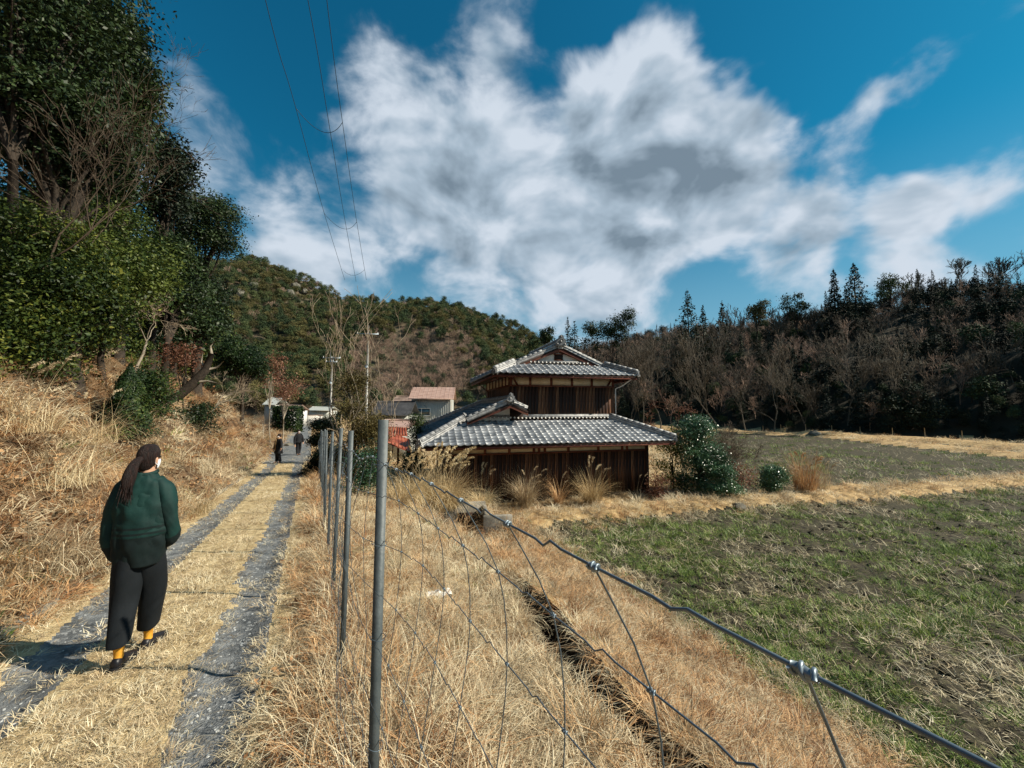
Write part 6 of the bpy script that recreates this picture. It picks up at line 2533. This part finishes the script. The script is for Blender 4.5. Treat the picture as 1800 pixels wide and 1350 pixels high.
# stone at the bend of the lane
for (px, py, s, lab) in ((508, 783, .42, 'grey boulder on the verge between the two distant people'), (1298, 893, .28, 'small grey stone on the levee edge'), (1432, 764, .8, 'pale stones on the far levee')):
    p = hit(px, py)
    bm = bmesh.new()
    bmesh.ops.create_icosphere(bm, subdivisions=2, radius=s)
    for v in bm.verts:
        v.co *= R.uniform(.8, 1.12)
        v.co.z *= .6
    me = bpy.data.meshes.new('boulder')
    bm.to_mesh(me)
    bm.free()
    o = new_obj('boulder', me, None, M['rock'])
    o.location = p
    tag(o, lab, 'rock')

# ------------------------------------------------------------------ utility poles and the power line


M['pole_concrete'] = mat('pole_concrete', [(.42, .41, .38), (.55, .54, .51)], 2, .8)


def pole(px, ytop, Y, label, arms, prong=False):
    p = W(px, 760, Y)
    g = Vector((p.x, p.y, hz(p.x, p.y)))
    h = W(px, ytop, Y).z - g.z
    t = thing('utility_pole', g, label, 'utility pole')
    mb = MB()
    mb.tube([(0, 0, -.3), (0, 0, h)], [.17, .11], 8)
    mb.obj('pole', M['pole_concrete'], t, True)
    for (dz, w) in arms:
        mb = MB()
        mb.box((0, -.14, h - dz), (w, .10, .12), rz=.15)
        ca = mb.obj('crossarm', M['steel'], t)
        for x in (-w * .45, 0, w * .45):
            mb = MB()
            mb.tube([(x, -.14 + x * .15, h - dz + .06), (x, -.14 + x * .15, h - dz + .30)], [.05, .04], 6)
            mb.obj('insulator', M['white_paint'], ca)
    if prong:
        for x in (-.22, .22):
            mb = MB()
            mb.tube([(x, -.05, h - 1.2), (x, -.05, h + .9)], .05, 6)
            mb.obj('prong', M['steel'], t)
    mb = MB()
    mb.tube([(0, -.3, h * .62), (0, -.3, h * .62 + .5)], .2, 8)
    mb.obj('transformer', M['steel'], t)


pole(580, 626, 58, 'nearer utility pole with a double crossarm behind the bare tree', [(.3, 2.6), (.9, 1.6)], True)
pole(643, 572, 47, 'taller utility pole with one crossarm right of the other', [(1.1, 2.6)])

pl = thing('power_line', W(540, 180, 60), 'three overhead power cables with hanging loops crossing the sky towards the far hill', 'power line')
po = np.array(pl.location)


def cable(pts, n=40):
    """smooth cable through pixel/distance points"""
    P = np.array([np.array(W(*p)) for p in pts])
    tt = np.array([0.0] + list(np.cumsum(np.linalg.norm(np.diff(P, axis=0), axis=1))))
    u = np.linspace(0, tt[-1], n)
    co = [np.polyfit(tt, P[:, k], min(2, len(P) - 1)) for k in range(3)]
    return np.stack([np.polyval(c, u) for c in co], 1)


wires = [[(440, -110, 34), (487, 80, 44), (520, 190, 56), (570, 375, 100), (606, 492, 175)],
         [(520, -110, 34), (556, 80, 44), (579, 222, 56), (606, 385, 100), (626, 495, 175)],
         [(562, -110, 34), (584, 80, 44), (602, 215, 56), (627, 390, 100), (644, 492, 175)]]
for w in wires:
    P = np.array([np.array(W(*p)) for p in w])
    out = []
    for i in range(len(P) - 1):
        p0, p1, p2, p3 = P[max(i - 1, 0)], P[i], P[i + 1], P[min(i + 2, len(P) - 1)]
        for u in np.linspace(0, 1, 8, endpoint=False):
            out.append(.5 * ((2 * p1) + (-p0 + p2) * u + (2 * p0 - 5 * p1 + 4 * p2 - p3) * u * u + (-p0 + 3 * p1 - 3 * p2 + p3) * u ** 3))
    out.append(P[-1])
    out = np.array(out)
    mb = MB()
    mb.tube(out - po, .030 + .00022 * out[:, 1], 5)
    mb.obj('cable', M['cable'], pl, True)
for a, m_, b in (((520, 190, 56), (568, 232, 56), (602, 215, 56)), ((570, 375, 100), (603, 402, 100), (627, 390, 100)), ((604, 476, 168), (622, 484, 168), (641, 474, 168))):
    A, Mm, B = [np.array(W(*q_)) for q_ in (a, m_, b)]
    pts = [(1 - u) ** 2 * A + 2 * u * (1 - u) * (2 * Mm - (A + B) / 2) + u * u * B for u in np.linspace(0, 1, 14)]
    mb = MB()
    mb.tube(np.array(pts) - po, .030 + .00018 * A[1], 5)
    mb.obj('cable_loop', M['cable'], pl, True)

# a short line between the poles and the shed
t = thing('service_wire', W(700, 690, 45), 'thin service wire slanting down to the white shed', 'wire')
o_ = np.array(t.location)
mb = MB()
mb.tube(np.array([np.array(W(643, 640, 47)), np.array(W(690, 668, 45.5)), np.array(W(750, 716, 43.8))]) - o_, .02, 4)
mb.obj('wire', M['cable'], t)

# old fence stakes along the foot of the right-hand wood
for i, (px, py) in enumerate(((1352, 757), (1385, 758), (1395, 757), (1430, 760), (1478, 762), (1530, 764), (1590, 768), (1650, 771), (1720, 776))):
    p = plane_pt(px, py, -1.9)
    g = Vector((p[0], p[1] + 1.5, hz(p[0], p[1] + 1.5)))
    t = thing('fence_stake', g, 'thin old wooden stake at the edge of the dark wood', 'stake', group='stakes along the edge of the dark wood')
    mb = MB()
    mb.tube([(0, 0, -.2), (R.uniform(-.05, .05), 0, R.uniform(1.0, 1.5))], [.045, .035], 6)
    mb.obj('stake', M['dead_stem'], t)
